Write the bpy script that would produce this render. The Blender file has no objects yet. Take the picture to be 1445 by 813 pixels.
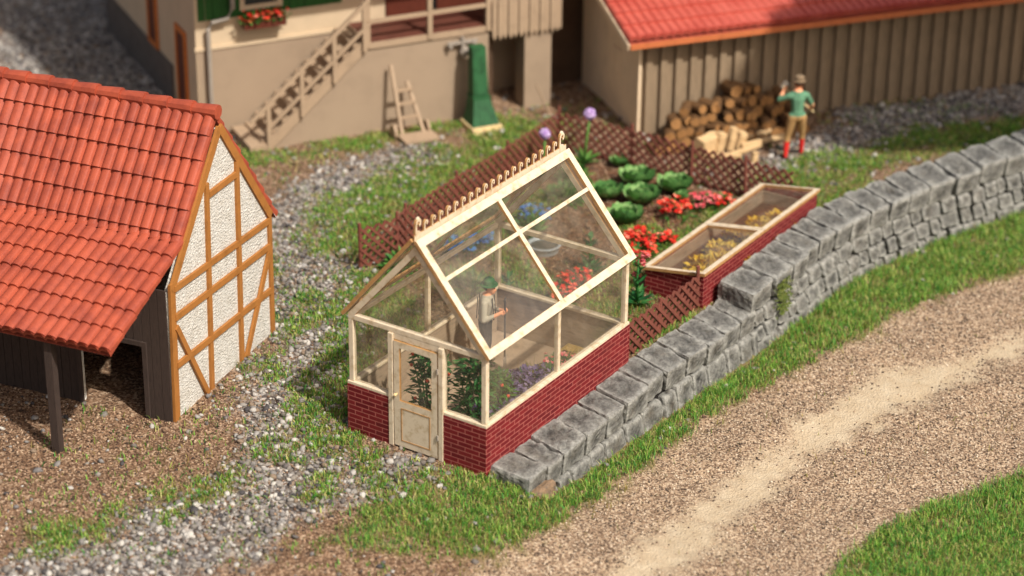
import bpy, bmesh, math, random
import numpy as np
from mathutils import Vector, Matrix
random.seed(7); rng = np.random.default_rng(7)
PI = math.pi
S = bpy.context.scene
COL = S.collection
def rad(d): return math.radians(d)

# ------------------------------------------------------------------ camera
CF = Vector((0.7511, 0.4883, -0.4441))
def cam_basis(yaw=0.57660037, pitch=0.46015405, roll=0.01044544):
    cy, sy, cp, sp = math.cos(yaw), math.sin(yaw), math.cos(pitch), math.sin(pitch)
    f = Vector((cy*cp, sy*cp, -sp)); r = Vector((sy, -cy, 0)); u = r.cross(f)
    c, s = math.cos(roll), math.sin(roll)
    return r*c+u*s, -r*s+u*c, f
r_, u_, f_ = cam_basis()
cd = bpy.data.cameras.new('camera'); cam = bpy.data.objects.new('camera', cd); COL.objects.link(cam)
cd.lens = 36*3499.5/1445; cd.sensor_width = 36; cd.clip_start = .5; cd.clip_end = 800
M = Matrix((( r_.x, u_.x, -f_.x, 0), (r_.y, u_.y, -f_.y, 0), (r_.z, u_.z, -f_.z, 0), (0, 0, 0, 1)))
M.translation = Vector((5.87335946, 3.36791452, 0)) - f_*45.3730633
cam.matrix_world = M
cd.dof.use_dof = True; cd.dof.focus_distance = 41.3; cd.dof.aperture_fstop = .0872/.36
S.camera = cam
# ------------------------------------------------------------------ light
SUN_AZ, SUN_EL = 73, 50          # direction the light travels (deg), height of the sun
sv = Vector((math.cos(rad(SUN_AZ))*math.cos(rad(SUN_EL)), math.sin(rad(SUN_AZ))*math.cos(rad(SUN_EL)), -math.sin(rad(SUN_EL))))
sl = bpy.data.lights.new('sun', 'SUN'); sl.energy = 4.3; sl.angle = rad(1.2); sl.color = (1, .96, .90)
so = bpy.data.objects.new('sun', sl); COL.objects.link(so)
so.rotation_euler = sv.to_track_quat('-Z', 'Y').to_euler(); so.location = (0, 0, 30)
W = bpy.data.worlds.new('World'); S.world = W; W.use_nodes = True
nt = W.node_tree; sky = nt.nodes.new('ShaderNodeTexSky'); sky.sky_type = 'NISHITA'; sky.sun_disc = False
sky.sun_elevation = rad(SUN_EL); sky.sun_rotation = math.atan2(-sv.x, -sv.y); sky.dust_density = 4
wb_ = nt.nodes.new('ShaderNodeMix'); wb_.data_type = 'RGBA'; wb_.blend_type = 'MULTIPLY'; wb_.inputs[0].default_value = 1; wb_.inputs[7].default_value = (1, .93, .83, 1)
nt.links.new(sky.outputs[0], wb_.inputs[6]); nt.links.new(wb_.outputs[2], nt.nodes['Background'].inputs[0]); nt.nodes['Background'].inputs[1].default_value = .115
S.view_settings.view_transform = 'Standard'; S.view_settings.look = 'None'; S.view_settings.gamma = 1
S.view_settings.exposure = .27; S.view_settings.use_curve_mapping = False
S.cycles.max_bounces = 8; S.cycles.transparent_max_bounces = 24; S.cycles.use_denoising = True
S.cycles.caustics_reflective = False; S.cycles.caustics_refractive = False

# ------------------------------------------------------------------ helpers
def lin(c):
    return tuple(((x/255)/12.92 if x/255 <= .04045 else ((x/255+.055)/1.055)**2.4) for x in c) + (1,)
class NB:
    """small node builder"""
    def __init__(s, name):
        s.m = bpy.data.materials.new(name); s.m.use_nodes = True; s.t = s.m.node_tree; s.n = s.t.nodes
        s.b = s.n['Principled BSDF']; s.out = s.n['Material Output']
    def new(s, k, **kw):
        o = s.n.new(k)
        for a, v in kw.items(): setattr(o, a, v)
        return o
    def ln(s, a, b): s.t.links.new(a, b)
    def coord(s, scale=(1, 1, 1), which='Object'):
        tc = s.new('ShaderNodeTexCoord'); mp = s.new('ShaderNodeMapping'); mp.inputs['Scale'].default_value = scale
        s.ln(tc.outputs[which], mp.inputs[0]); return mp.outputs[0]
    def noise(s, scale, detail=4, rough=.6, vec=None, dist=0):
        o = s.new('ShaderNodeTexNoise'); o.inputs['Scale'].default_value = scale; o.inputs['Detail'].default_value = detail
        o.inputs['Roughness'].default_value = rough; o.inputs['Distortion'].default_value = dist
        s.ln(vec if vec is not None else s.coord(), o.inputs['Vector']); return o.outputs['Fac']
    def ramp(s, fac, stops, interp='LINEAR'):
        o = s.new('ShaderNodeValToRGB'); cr = o.color_ramp; cr.interpolation = interp
        while len(cr.elements) < len(stops): cr.elements.new(.5)
        for e, (p, c) in zip(cr.elements, stops):
            e.position = p; e.color = c if len(c) == 4 else tuple(c)+(1,)
        s.ln(fac, o.inputs[0]); return o.outputs[0]
    def mix(s, fac, a, b, mode='MIX'):
        o = s.new('ShaderNodeMix', data_type='RGBA', blend_type=mode)
        for i, v in ((0, fac), (6, a), (7, b)):
            if hasattr(v, 'is_linked') or hasattr(v, 'links'): s.ln(v, o.inputs[i])
            else: o.inputs[i].default_value = v
        return o.outputs[2]
    def math(s, op, a, b=0., clamp=False):
        o = s.new('ShaderNodeMath', operation=op); o.use_clamp = clamp
        for i, v in ((0, a), (1, b)):
            if hasattr(v, 'links'): s.ln(v, o.inputs[i])
            else: o.inputs[i].default_value = v
        return o.outputs[0]
    def bump(s, h, strength=.5, dist=.02, prev=None):
        o = s.new('ShaderNodeBump'); o.inputs['Strength'].default_value = strength; o.inputs['Distance'].default_value = dist
        s.ln(h, o.inputs['Height'])
        if prev is not None: s.ln(prev, o.inputs['Normal'])
        s.ln(o.outputs[0], s.b.inputs['Normal']); return o.outputs[0]
    def base(s, c):
        if hasattr(c, 'links'): s.ln(c, s.b.inputs['Base Color'])
        else: s.b.inputs['Base Color'].default_value = c
    def rough(s, v): s.b.inputs['Roughness'].default_value = v
def simple(name, c, rough=.6, var=.25, nscale=6, bump=.25, bscale=40, bdist=.01, c2=None, stretch=(1, 1, 1), spec=.3):
    """plain material with tonal mottling and a fine relief"""
    n = NB(name); a = lin(c); d = lin(c2) if c2 else tuple(x*(1-var) for x in a[:3])+(1,)
    l = tuple(min(1, x*(1+var*.35)) for x in a[:3])+(1,)
    v = n.coord(stretch)
    f = n.noise(nscale, 5, .65, v)
    n.base(n.ramp(f, [(.3, d), (.5, a), (.72, l)])); n.rough(rough); n.b.inputs['Specular IOR Level'].default_value = spec
    if bump: n.bump(n.noise(bscale, 3, .6, v), bump, bdist)
    return n.m
MT = {}
MT['wood'] = simple('pale_wood', (210, 193, 166), .6, .18, 7, .35, 70, c2=(180, 156, 120), stretch=(1, 1, 1))
MT['cut'] = simple('burnt_cut_edge', (176, 132, 82), .6, .3, 14, .2, 60)
MT['board'] = simple('grey_brown_board', (158, 138, 116), .7, .3, 4, .4, 30, stretch=(1, 1, 6))
def brick_mat():
    n = NB('red_brick'); tc = n.new('ShaderNodeTexCoord'); sp = n.new('ShaderNodeSeparateXYZ'); n.ln(tc.outputs['Object'], sp.inputs[0])
    u = n.math('ADD', sp.outputs[0], sp.outputs[1]); cb = n.new('ShaderNodeCombineXYZ'); n.ln(u, cb.inputs[0]); n.ln(sp.outputs[2], cb.inputs[1])
    b = n.new('ShaderNodeTexBrick'); n.ln(cb.outputs[0], b.inputs['Vector']); b.offset = .5
    b.inputs['Scale'].default_value = 1; b.inputs['Brick Width'].default_value = .27; b.inputs['Row Height'].default_value = .082
    b.inputs['Mortar Size'].default_value = .009; b.inputs['Mortar Smooth'].default_value = .25; b.inputs['Bias'].default_value = -.1
    b.inputs['Color1'].default_value = lin((120, 28, 32)); b.inputs['Color2'].default_value = lin((96, 16, 24)); b.inputs['Mortar'].default_value = lin((170, 98, 88))
    f = n.noise(9, 5, .7); c = n.mix(.55, b.outputs['Color'], n.ramp(f, [(.3, (.55, .5, .5, 1)), (.65, (1, 1, 1, 1))]), 'MULTIPLY')
    f2 = n.noise(2.3, 6, .75); c = n.mix(n.ramp(f2, [(.5, (0,)*3), (.72, (.45,)*3)]), c, lin((92, 40, 34))); n.base(c); n.rough(.7); n.b.inputs['Specular IOR Level'].default_value = .25
    p = n.bump(b.outputs['Fac'], .35, -.008); n.bump(n.noise(90, 2), .25, .004, p)
    return n.m
MT['brick'] = brick_mat()
def glass_mat():
    n = NB('dusty_glass'); tr = n.new('ShaderNodeBsdfTransparent'); tr.inputs[0].default_value = (.975, .97, .95, 1)
    gl = n.new('ShaderNodeBsdfGlossy'); gl.inputs['Roughness'].default_value = .09
    lw = n.new('ShaderNodeLayerWeight'); lw.inputs[0].default_value = .25
    m1 = n.new('ShaderNodeMixShader'); n.ln(n.math('MULTIPLY', lw.outputs['Fresnel'], .22), m1.inputs[0]); n.ln(tr.outputs[0], m1.inputs[1]); n.ln(gl.outputs[0], m1.inputs[2])
    df = n.new('ShaderNodeBsdfDiffuse'); df.inputs[0].default_value = (.5, .42, .32, 1)
    m2 = n.new('ShaderNodeMixShader'); f = n.ramp(n.noise(1.6, 4, .7, None, .6), [(.4, (.02,)*3), (.75, (.11,)*3)])
    n.ln(f, m2.inputs[0]); n.ln(m1.outputs[0], m2.inputs[1]); n.ln(df.outputs[0], m2.inputs[2]); n.ln(m2.outputs[0], n.out.inputs[0])
    return n.m
MT['glass'] = glass_mat()
def stucco():
    n = NB('rough_white_plaster'); f = n.noise(5, 5); n.base(n.ramp(f, [(.3, lin((194, 188, 176))), (.6, lin((214, 210, 201)))]))
    n.rough(.85); n.b.inputs['Specular IOR Level'].default_value = .2
    n.bump(n.noise(24, 3, .55), 1.0, .06); return n.m
MT['stucco'] = stucco()
MT['timber'] = simple('ochre_timber', (158, 104, 50), .6, .22, 5, .25, 50)
def tile_mat(name, c, c2):
    n = NB(name); f = n.noise(2.2, 6, .7); g = n.noise(60, 3, .6)
    a = n.ramp(f, [(.3, lin(c2)), (.6, lin(c))]); n.base(n.mix(.35, a, n.ramp(g, [(.35, (.6, .55, .55, 1)), (.6, (1, 1, 1, 1))]), 'MULTIPLY'))
    n.rough(.68); n.bump(g, .35, .01); return n.m
MT['tile'] = tile_mat('terracotta_tile', (168, 75, 47), (130, 52, 34))
MT['tile2'] = tile_mat('pink_red_tile', (186, 88, 72), (170, 66, 52))
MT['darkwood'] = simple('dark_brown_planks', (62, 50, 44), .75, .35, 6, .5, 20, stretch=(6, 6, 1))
MT['lattice'] = simple('reddish_brown_lattice', (116, 66, 54), .6, .35, 7, .3, 40)
MT['housebase'] = simple('brown_render', (152, 132, 110), .85, .12, 1.3, .3, 30)
MT['cream'] = simple('cream_render', (196, 174, 144), .85, .1, 1.5, .3, 30)
MT['beige'] = simple('beige_painted_wood', (160, 137, 112), .7, .15, 4, .2, 30)
MT['greyband'] = simple('grey_foot_band', (96, 86, 78), .9, .3, 4, .4, 20)
MT['greenboard'] = simple('green_boards', (38, 84, 34), .6, .4, 5, .3, 20, stretch=(8, 8, 1))
MT['orange'] = simple('orange_brown_frame', (196, 112, 48), .6, .2)
MT['reddoor'] = simple('red_brown_door', (88, 40, 26), .6, .3, 4, .3, 20, stretch=(5, 5, 1))
MT['deckfloor'] = simple('red_brown_deck', (92, 52, 40), .7, .3, 3)
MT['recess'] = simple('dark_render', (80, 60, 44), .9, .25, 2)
MT['greymetal'] = simple('grey_metal', (150, 140, 128), .5, .2)
MT['barnwall'] = simple('grey_brown_barn_board', (138, 118, 94), .8, .25, 3, .4, 20, stretch=(6, 6, 1))
MT['barnend'] = simple('beige_barn_render', (232, 206, 172), .85, .12, 2)
MT['fascia'] = simple('orange_fascia', (184, 104, 62), .6, .2)
MT['log'] = simple('log_bark', (96, 68, 40), .8, .4, 9, .5, 30)
MT['logend'] = simple('cut_log_end', (150, 108, 64), .8, .3, 12, .3, 40)
MT['split'] = simple('split_firewood', (196, 164, 120), .8, .25, 9, .4, 30)
MT['machine'] = simple('green_machine_paint', (38, 84, 48), .65, .5, 5, .3, 20)
MT['palewood'] = simple('cream_wood', (214, 190, 140), .7, .2)
MT['soil'] = simple('dark_soil', (96, 66, 48), .95, .5, 9, .9, 30, .05, c2=(58, 38, 28))
MT['straw'] = simple('straw_litter', (168, 138, 78), .95, .5, 6, .9, 30, .05, c2=(110, 88, 44))
MT['zinc'] = simple('zinc', (150, 158, 162), .35, .2)
MT['tubwater'] = simple('dark_water', (60, 62, 60), .15, .2, bump=0)
MT['blue'] = simple('blue_petals', (52, 104, 168), .6, .3, 9)
MT['skin'] = simple('skin', (218, 150, 110), .6, .1)
MT['black'] = simple('black_leather', (30, 26, 24), .5, .2)
MT['hair'] = simple('brown_hair', (70, 46, 30), .8, .3)
def island(name, cols, rough=.7, trans=0., bumpy=False, spec=.25):
    """each loose piece takes its own tone"""
    n = NB(name); g = n.new('ShaderNodeNewGeometry'); st = [(i/len(cols), lin(c)) for i, c in enumerate(cols)]
    c = n.ramp(g.outputs['Random Per Island'], st, 'CONSTANT' if len(cols) > 5 else 'LINEAR')
    n.base(c); n.rough(rough); n.b.inputs['Specular IOR Level'].default_value = spec
    if trans:
        t = n.new('ShaderNodeBsdfTranslucent'); n.ln(c, t.inputs[0]); m = n.new('ShaderNodeMixShader'); m.inputs[0].default_value = trans
        n.ln(n.b.outputs[0], m.inputs[1]); n.ln(t.outputs[0], m.inputs[2]); n.ln(m.outputs[0], n.out.inputs[0])
    if bumpy: n.bump(n.noise(40, 3), .5, .02)
    return n.m
MT['grass'] = island('grass_blades', [(134, 116, 68), (56, 92, 36), (104, 148, 50), (72, 130, 44), (112, 164, 58), (146, 184, 78), (84, 146, 56), (176, 184, 94), (56, 112, 48), (124, 172, 64), (196, 188, 120), (78, 152, 64), (152, 176, 82)], .6, .3)
MT['straygrass'] = island('straw_grass_blades', [(122, 126, 50), (148, 136, 66), (96, 116, 40), (164, 146, 84), (110, 128, 44), (134, 118, 56)], .7, .3)
MT['gravel'] = island('grey_gravel', [(124, 119, 114), (148, 143, 137), (96, 90, 86), (134, 126, 116), (70, 66, 66), (168, 162, 154), (112, 107, 104), (128, 110, 92), (106, 98, 90), (182, 176, 166), (120, 114, 106), (138, 132, 124)], .8, 0, True)
MT['crumb'] = island('brown_crumbs', [(132, 104, 80), (102, 78, 60), (160, 130, 104), (82, 62, 50), (140, 114, 92), (176, 150, 124), (114, 86, 66), (148, 120, 96), (64, 52, 44), (124, 98, 76)], .9)
MT['roadcrumb'] = island('pinkish_road_grit', [(164, 142, 118), (134, 114, 96), (188, 168, 144), (98, 84, 72), (162, 138, 114), (78, 66, 56), (182, 160, 134), (132, 110, 90), (206, 188, 164), (96, 80, 66)], .9)
MT['leaf'] = island('green_leaves', [(44, 96, 38), (66, 118, 48), (34, 80, 34), (96, 142, 64), (52, 104, 46), (84, 124, 50)], .5, .25)
MT['cabbage'] = island('cabbage_leaves', [(74, 118, 58), (104, 148, 78), (62, 104, 50), (140, 174, 108), (86, 132, 66), (68, 112, 56), (120, 160, 92)], .75, .2)
MT['darkleaf'] = island('deep_green_leaves', [(28, 84, 40), (40, 104, 50), (22, 66, 34), (56, 120, 58), (34, 92, 44), (74, 132, 66)], .5, .25)
MT['red'] = island('red_petals', [(206, 38, 28), (226, 66, 44), (180, 24, 24), (232, 96, 70), (214, 48, 34), (238, 140, 116)], .5, .2)
MT['pink'] = island('pink_petals', [(206, 92, 96), (226, 132, 130), (188, 62, 72), (214, 104, 110), (232, 160, 150), (196, 76, 84)], .5, .2)
MT['lilac'] = island('lilac_petals', [(188, 156, 206), (206, 180, 220), (168, 132, 192), (196, 168, 214), (178, 146, 200), (214, 192, 226)], .6, .2)
MT['purple'] = island('purple_petals', [(92, 80, 118), (118, 104, 142), (70, 58, 92), (140, 124, 158), (104, 92, 130), (84, 66, 104)], .6, .2)
MT['yellow'] = island('yellow_leaves', [(216, 176, 40), (232, 196, 62), (196, 150, 30), (222, 190, 84), (178, 150, 46), (236, 208, 96)], .5, .25)
MT['bluefl'] = island('blue_flowers', [(50, 100, 170), (70, 128, 190), (40, 80, 146), (96, 150, 200), (60, 112, 176), (44, 92, 150)], .5, .2)
def stone_mat():
    n = NB('grey_wall_stone'); g = n.new('ShaderNodeNewGeometry')
    f = n.noise(3.5, 8, .72); h = n.noise(26, 5, .7)
    c = n.ramp(f, [(.3, lin((42, 43, 44))), (.47, lin((76, 76, 76))), (.64, lin((124, 123, 119)))])
    isl = n.ramp(g.outputs['Random Per Island'], [(0, (.46, .46, .47, 1)), (.4, (.78, .78, .77, 1)), (.7, (.62, .6, .56, 1)), (1, (.8, .8, .79, 1))])
    c = n.mix(1, c, isl, 'MULTIPLY')
    c = n.mix(n.ramp(h, [(.52, (0,)*3), (.72, (.5,)*3)]), c, lin((140, 140, 136)))
    c = n.mix(n.ramp(n.noise(1.7, 5, .7), [(.52, (0,)*3), (.7, (.55,)*3)]), c, lin((100, 88, 70)))
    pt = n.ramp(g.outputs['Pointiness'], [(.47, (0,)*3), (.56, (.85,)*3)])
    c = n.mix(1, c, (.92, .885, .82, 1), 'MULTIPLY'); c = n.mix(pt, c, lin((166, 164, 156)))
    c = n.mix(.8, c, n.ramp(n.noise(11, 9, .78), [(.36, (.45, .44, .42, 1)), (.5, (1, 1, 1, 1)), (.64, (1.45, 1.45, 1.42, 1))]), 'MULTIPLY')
    pd = n.ramp(g.outputs['Pointiness'], [(.43, (.92,)*3), (.492, (0,)*3)]); c = n.mix(pd, c, lin((26, 25, 24)))  # hollows and creases darkened in the colour, standing in for occlusion shade
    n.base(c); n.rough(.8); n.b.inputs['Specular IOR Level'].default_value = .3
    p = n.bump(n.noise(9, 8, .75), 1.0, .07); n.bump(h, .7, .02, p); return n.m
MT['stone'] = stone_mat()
MT['mortar'] = simple('dark_mortar', (30, 27, 24), .95, .5, 8, .8, 30)
MT['moss'] = island('moss', [(90, 100, 44), (66, 84, 36), (112, 116, 56), (80, 92, 40)], .9)
# a warm stain on the end stone
MT['rust'] = simple('rust_stained_stone', (132, 108, 84), .85, .5, 7, .9, 20, .04, c2=(84, 78, 72))

class MB:
    """collects polygons for ONE mesh object"""
    def __init__(s): s.v = []; s.f = []; s.m = []
    def add(s, vs, fs, mi=0):
        o = len(s.v); s.v += [tuple(p) for p in vs]; s.f += [tuple(i+o for i in f) for f in fs]
        s.m += (mi if isinstance(mi, list) else [mi]*len(fs))
    def box(s, x0, x1, y0, y1, z0, z1, mi=0):
        s.add([(x, y, z) for x in (x0, x1) for y in (y0, y1) for z in (z0, z1)],
              [(0, 1, 3, 2), (4, 6, 7, 5), (0, 4, 5, 1), (2, 3, 7, 6), (0, 2, 6, 4), (1, 5, 7, 3)], mi)
    def plate(s, pts, t, mi=0, me=None):
        """flat polygon pushed along the vector t; rim faces may take their own slot"""
        me = mi if me is None else me
        n = len(pts); a = [Vector(p) for p in pts]; b = [p+Vector(t) for p in a]
        s.add(a+b, [tuple(range(n))[::-1], tuple(range(n, 2*n))]+[(i, (i+1) % n, n+(i+1) % n, n+i) for i in range(n)], [mi, mi]+[me]*n)
    def ring(s, outer, inner, t, mi=0, me=None):
        me = mi if me is None else me
        n = len(outer); t = Vector(t); o = [Vector(p) for p in outer]; i_ = [Vector(p) for p in inner]
        vs = o+i_+[p+t for p in o]+[p+t for p in i_]; fs = []; ms = []
        for k in range(n):
            q = (k+1) % n
            fs += [(k, n+k, n+q, q), (2*n+k, 2*n+q, 3*n+q, 3*n+k), (k, q, 2*n+q, 2*n+k), (n+k, 3*n+k, 3*n+q, n+q)]; ms += [mi, mi, me, me]
        s.add(vs, fs, ms)
    def beam(s, a, b, w, h, up=(0, 0, 1), mi=0):
        a, b = Vector(a), Vector(b); d = (b-a).normalized(); x = d.cross(Vector(up)).normalized(); y = x.cross(d)
        vs = [p+x*(i*w/2)+y*(j*h/2) for p in (a, b) for i, j in ((-1, -1), (1, -1), (1, 1), (-1, 1))]
        s.add(vs, [(0, 1, 2, 3), (7, 6, 5, 4), (0, 4, 5, 1), (1, 5, 6, 2), (2, 6, 7, 3), (3, 7, 4, 0)], mi)
    def tube(s, pts, rs, n=8, mi=0, cap=None):
        pts = [Vector(p) for p in pts]; rs = rs if isinstance(rs, (list, tuple)) else [rs]*len(pts); vs = []
        for k, p in enumerate(pts):
            d = (pts[min(k+1, len(pts)-1)]-pts[max(k-1, 0)]).normalized()
            x = d.cross(Vector((0, 0, 1)) if abs(d.z) < .9 else Vector((1, 0, 0))).normalized(); y = d.cross(x)
            vs += [p+(x*math.cos(2*PI*i/n)+y*math.sin(2*PI*i/n))*rs[k] for i in range(n)]
        fs = [(k*n+i, k*n+(i+1) % n, (k+1)*n+(i+1) % n, (k+1)*n+i) for k in range(len(pts)-1) for i in range(n)]
        ms = [mi]*len(fs); cm = mi if cap is None else cap
        fs += [tuple(range(n))[::-1], tuple(range((len(pts)-1)*n, len(pts)*n))]; ms += [cm, cm]
        s.add(vs, fs, ms)
    def ball(s, c, r, n=8, m=6, mi=0, jit=0):
        r = r if isinstance(r, (tuple, list)) else (r, r, r); vs = [(c[0], c[1], c[2]-r[2])]
        for j in range(1, m):
            for i in range(n):
                a, b = 2*PI*i/n, -PI/2+PI*j/m; q = 1+random.uniform(-jit, jit)
                vs.append((c[0]+r[0]*math.cos(a)*math.cos(b)*q, c[1]+r[1]*math.sin(a)*math.cos(b)*q, c[2]+r[2]*math.sin(b)*q))
        vs.append((c[0], c[1], c[2]+r[2])); L = len(vs)-1
        fs = [(0, 1+(i+1) % n, 1+i) for i in range(n)]+[(1+j*n+i, 1+j*n+(i+1) % n, 1+(j+1)*n+(i+1) % n, 1+(j+1)*n+i) for j in range(m-2) for i in range(n)]
        fs += [(L, 1+(m-2)*n+i, 1+(m-2)*n+(i+1) % n) for i in range(n)]; s.add(vs, fs, mi)
    def leaf(s, p, d, up, L, w, curl=.3, n=3, mi=0):
        """a bent leaf from p along d"""
        p, d, up = Vector(p), Vector(d).normalized(), Vector(up); x = d.cross(up).normalized(); nrm = x.cross(d); vs = []
        for k in range(n+1):
            t = k/n; ww = w*math.sin(PI*min(.97, .12+.86*t))/2; q = p+d*L*t+nrm*(curl*L*(t-t*t*1.6))
            vs += [q-x*ww+nrm*ww*.35, q, q+x*ww+nrm*ww*.35]
        s.add(vs, [(3*k+j, 3*k+j+1, 3*k+j+4, 3*k+j+3) for k in range(n) for j in (0, 1)], mi)
    def build(s, name, mats, parent=None, world=False, smooth=False, bevel=0):
        me = bpy.data.meshes.new(name); vs = s.v
        if world and parent is not None:
            inv = parent.matrix_basis.inverted(); vs = [tuple(inv @ Vector(p)) for p in vs]
        me.from_pydata(vs, [], s.f)
        for m in (mats if isinstance(mats, (list, tuple)) else [mats]): me.materials.append(MT[m] if isinstance(m, str) else m)
        me.polygons.foreach_set('material_index', s.m); me.update()
        bm = bmesh.new(); bm.from_mesh(me); bmesh.ops.recalc_face_normals(bm, faces=bm.faces)
        if bevel:
            bmesh.ops.bevel(bm, geom=[e for e in bm.edges if len(e.link_faces) == 2 and e.calc_face_angle(0) > .6], offset=bevel, segments=1, affect='EDGES', clamp_overlap=True)
        bm.to_mesh(me); bm.free()
        if smooth: me.shade_smooth()
        o = bpy.data.objects.new(name, me); COL.objects.link(o)
        if parent is not None: o.parent = parent
        return o
def tag(o, label=None, cat=None, group=None, kind=None):
    if label: o['label'] = label
    if cat: o['category'] = cat
    if group: o['group'] = group
    if kind: o['kind'] = kind
    return o
def thing(name, label, cat, loc=(0, 0, 0), rz=0, group=None):
    o = bpy.data.objects.new(name, None); COL.objects.link(o); o.location = loc; o.rotation_euler = (0, 0, rz)
    o.empty_display_size = .2
    return tag(o, label, cat, group)
def kids(o): return [c for c in bpy.data.objects if c.parent == o]
def copy_tree(o, loc, rz=0, label=None, sc=1, top=True):
    c = o.copy(); COL.objects.link(c)
    if top:
        c.location = loc; c.rotation_euler = (0, 0, rz); c.scale = (sc,)*3
        if label: c['label'] = label
    for k in kids(o):
        d = copy_tree(k, None, top=False); d.parent = c
    return c

# numpy value noise
def vnoise(x, y, z=0., s=1., seed=0):
    x = np.asarray(x, float)*s+seed*17.3; y = np.asarray(y, float)*s+seed*5.1; z = np.zeros_like(x)+z*s
    i, j, k = np.floor(x).astype(np.int64), np.floor(y).astype(np.int64), np.floor(z).astype(np.int64)
    fx, fy, fz = x-i, y-j, z-k; fx = fx*fx*(3-2*fx); fy = fy*fy*(3-2*fy); fz = fz*fz*(3-2*fz)
    def h(a, b, c):
        q = (a*374761393+b*668265263+c*2147483647+seed*974634777) & 0xffffffff
        q = ((q ^ (q >> 13))*1274126177) & 0xffffffff; return ((q ^ (q >> 16)) & 0xffff)/65535.
    r = 0
    for a in (0, 1):
        for b in (0, 1):
            for c in (0, 1):
                r = r+h(i+a, j+b, k+c)*(fx if a else 1-fx)*(fy if b else 1-fy)*(fz if c else 1-fz)
    return r
def fbm(x, y, s=1., seed=0, o=4): return sum(vnoise(x, y, 0, s*2**k, seed+k)/2**(k+1) for k in range(o))/(1-.5**o)
def dline(x, y, pts):
    d = np.full(np.shape(x), 1e9)
    for (ax, ay), (bx, by) in zip(pts[:-1], pts[1:]):
        t = np.clip(((x-ax)*(bx-ax)+(y-ay)*(by-ay))/((bx-ax)**2+(by-ay)**2), 0, 1); d = np.minimum(d, np.hypot(x-ax-t*(bx-ax), y-ay-t*(by-ay)))
    return d
def inpoly(x, y, P):
    r = np.zeros(np.shape(x), bool); n = len(P)
    for i in range(n):
        (ax, ay), (bx, by) = P[i], P[(i+1) % n]
        c = ((ay > y) != (by > y)) & (x < (bx-ax)*(y-ay)/((by-ay) or 1e-9)+ax); r ^= c
    return r
def sdf(x, y, P): return dline(x, y, P+[P[0]])*np.where(inpoly(x, y, P), -1, 1)
def ss(a, b, x): t = np.clip((x-a)/(b-a), 0, 1); return t*t*(3-2*t)

# ------------------------------------------------------------------ terrain
WX = [-60, .3, 2, 4.5, 7, 8.5, 10, 11.2, 12.2, 13.5, 16, 20, 40]
WB = [.05, .05, .07, .06, -.06, -.06, -.03, -.08, -.3, -.62, -1.5, -3.0, -12]       # yard edge of the wall
def wall_back(x): return np.interp(x, WX, WB)
def road_z(x): return np.interp(x, [-20, .3, 1.5, 4, 8, 12, 40], [-.3, -.34, -.52, -.68, -.74, -.8, -.8])
VERGE = [(-3.2, 0.95), (-1.6, -1.15), (-0.1, -1.42), (2.1, -1.39), (4.5, -1.33), (6.3, -1.68), (10.6, -2.33), (20.3, -6.03), (20.3, -2.63), (16.3, -1.53), (12.3, -0.8), (9, -0.5), (0.4, -0.4), (-0.2, 0.35), (-2.2, 0.9)]
CORNER = [(0.78, -5.6), (2.43, -5.47), (3.9, -5.83), (8.3, -7.23), (9.3, -13.83), (-4.0, -14.0)]
ROAD = [(-14.0, -1.2), (-6.0, -2.1), (-3.4, -1.4), (-1.6, -1.1), (-0.1, -1.35), (2.1, -1.34), (4.5, -1.28), (6.3, -1.63), (10.6, -2.28), (20.3, -6.03), (40.3, -15.83), (40.3, -39.83), (-20.0, -40.0)]
TRACK = [(-9.0, -3.3), (-3.0, -3.3), (-0.3, -3.3), (1.77, -3.12), (3.8, -3.13), (5.7, -3.25), (7.5, -3.63), (10.3, -4.63), (16.3, -7.83), (30.3, -15.83)]
PATH1 = [(-7, 3.4), (-4.6, 3.0), (-3.5, 2.55), (-2.4, 2.35), (-1.3, 2.7), (-.2, 3.9), (.9, 4.5), (1.9, 4.75), (3.0, 5.7), (3.9, 6.6), (4.9, 7.6), (6.3, 8.45), (7.9, 8.7), (9.6, 8.1)]
PATH2 = [(-3, 2.4), (-1.7, 1.7), (-.5, 1.35)]
GR = [([(-2.4, .5), (-1.0, -.1), (-.45, .5)], .55), ([(-.5, 2.6), (-.3, 3.2), (1.2, 3.7), (3, 3.9)], .5), ([(-3.3, 3.4), (-2.6, 3.15)], .28),
      ([(2.5, 5.3), (3.3, 6.0)], .35), ([(2.5, 4.6), (4.3, 5.6)], .6), ([(2.6, 6.9), (4.2, 8.2)], .35), ([(5.8, 7.1), (7.2, 7.6), (9, 7.4), (11, 7.0), (12, 7.2)], .8), ([(-5.0, 4.3), (-4.7, 4.0)], .3),
      ([(12.2, .9), (13.5, 1.4), (14.6, .8), (15.8, .2), (18, -1.2)], .55), ([(12, .2), (13.5, -.1)], .4), ([(7.2, 1.95), (9, 1.75), (11.3, 1.8)], .3), ([(5.2, 2.2), (5.6, 3.0), (5.6, 4.6)], .5), ([(7.2, 5.2), (9.6, 5)], .4), ([(5.0, 1.6), (6.5, 1.5)], .5), ([(8.3, 1.9), (9.4, 2.6)], .3), ([(6.2, 3.2), (7.0, 4.2)], .3), ([(4.7, .6), (7, .5)], .4), ([(7.3, 11.2), (9.3, 9.9), (11.5, 8.6)], .25), ([(-1.7, 1.9), (-1.4, 2.1)], .2), ([(-1.2, 3.3), (-.4, 3.3), (.4, 3.6)], .3), ([(1.8, 3.6), (3.6, 4.4), (4.4, 5.2)], .35), ([(-1.6, .6), (-.6, 1.9), (-.5, 2.4)], .22), ([(.6, 4.9), (1.8, 5.5)], .15)]
GARDEN = [(4.6, .3), (7, .2), (7, 1.3), (11.6, 1.35), (11.65, 6.0), (5, 6.0), (4.6, 2.9)]
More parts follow.
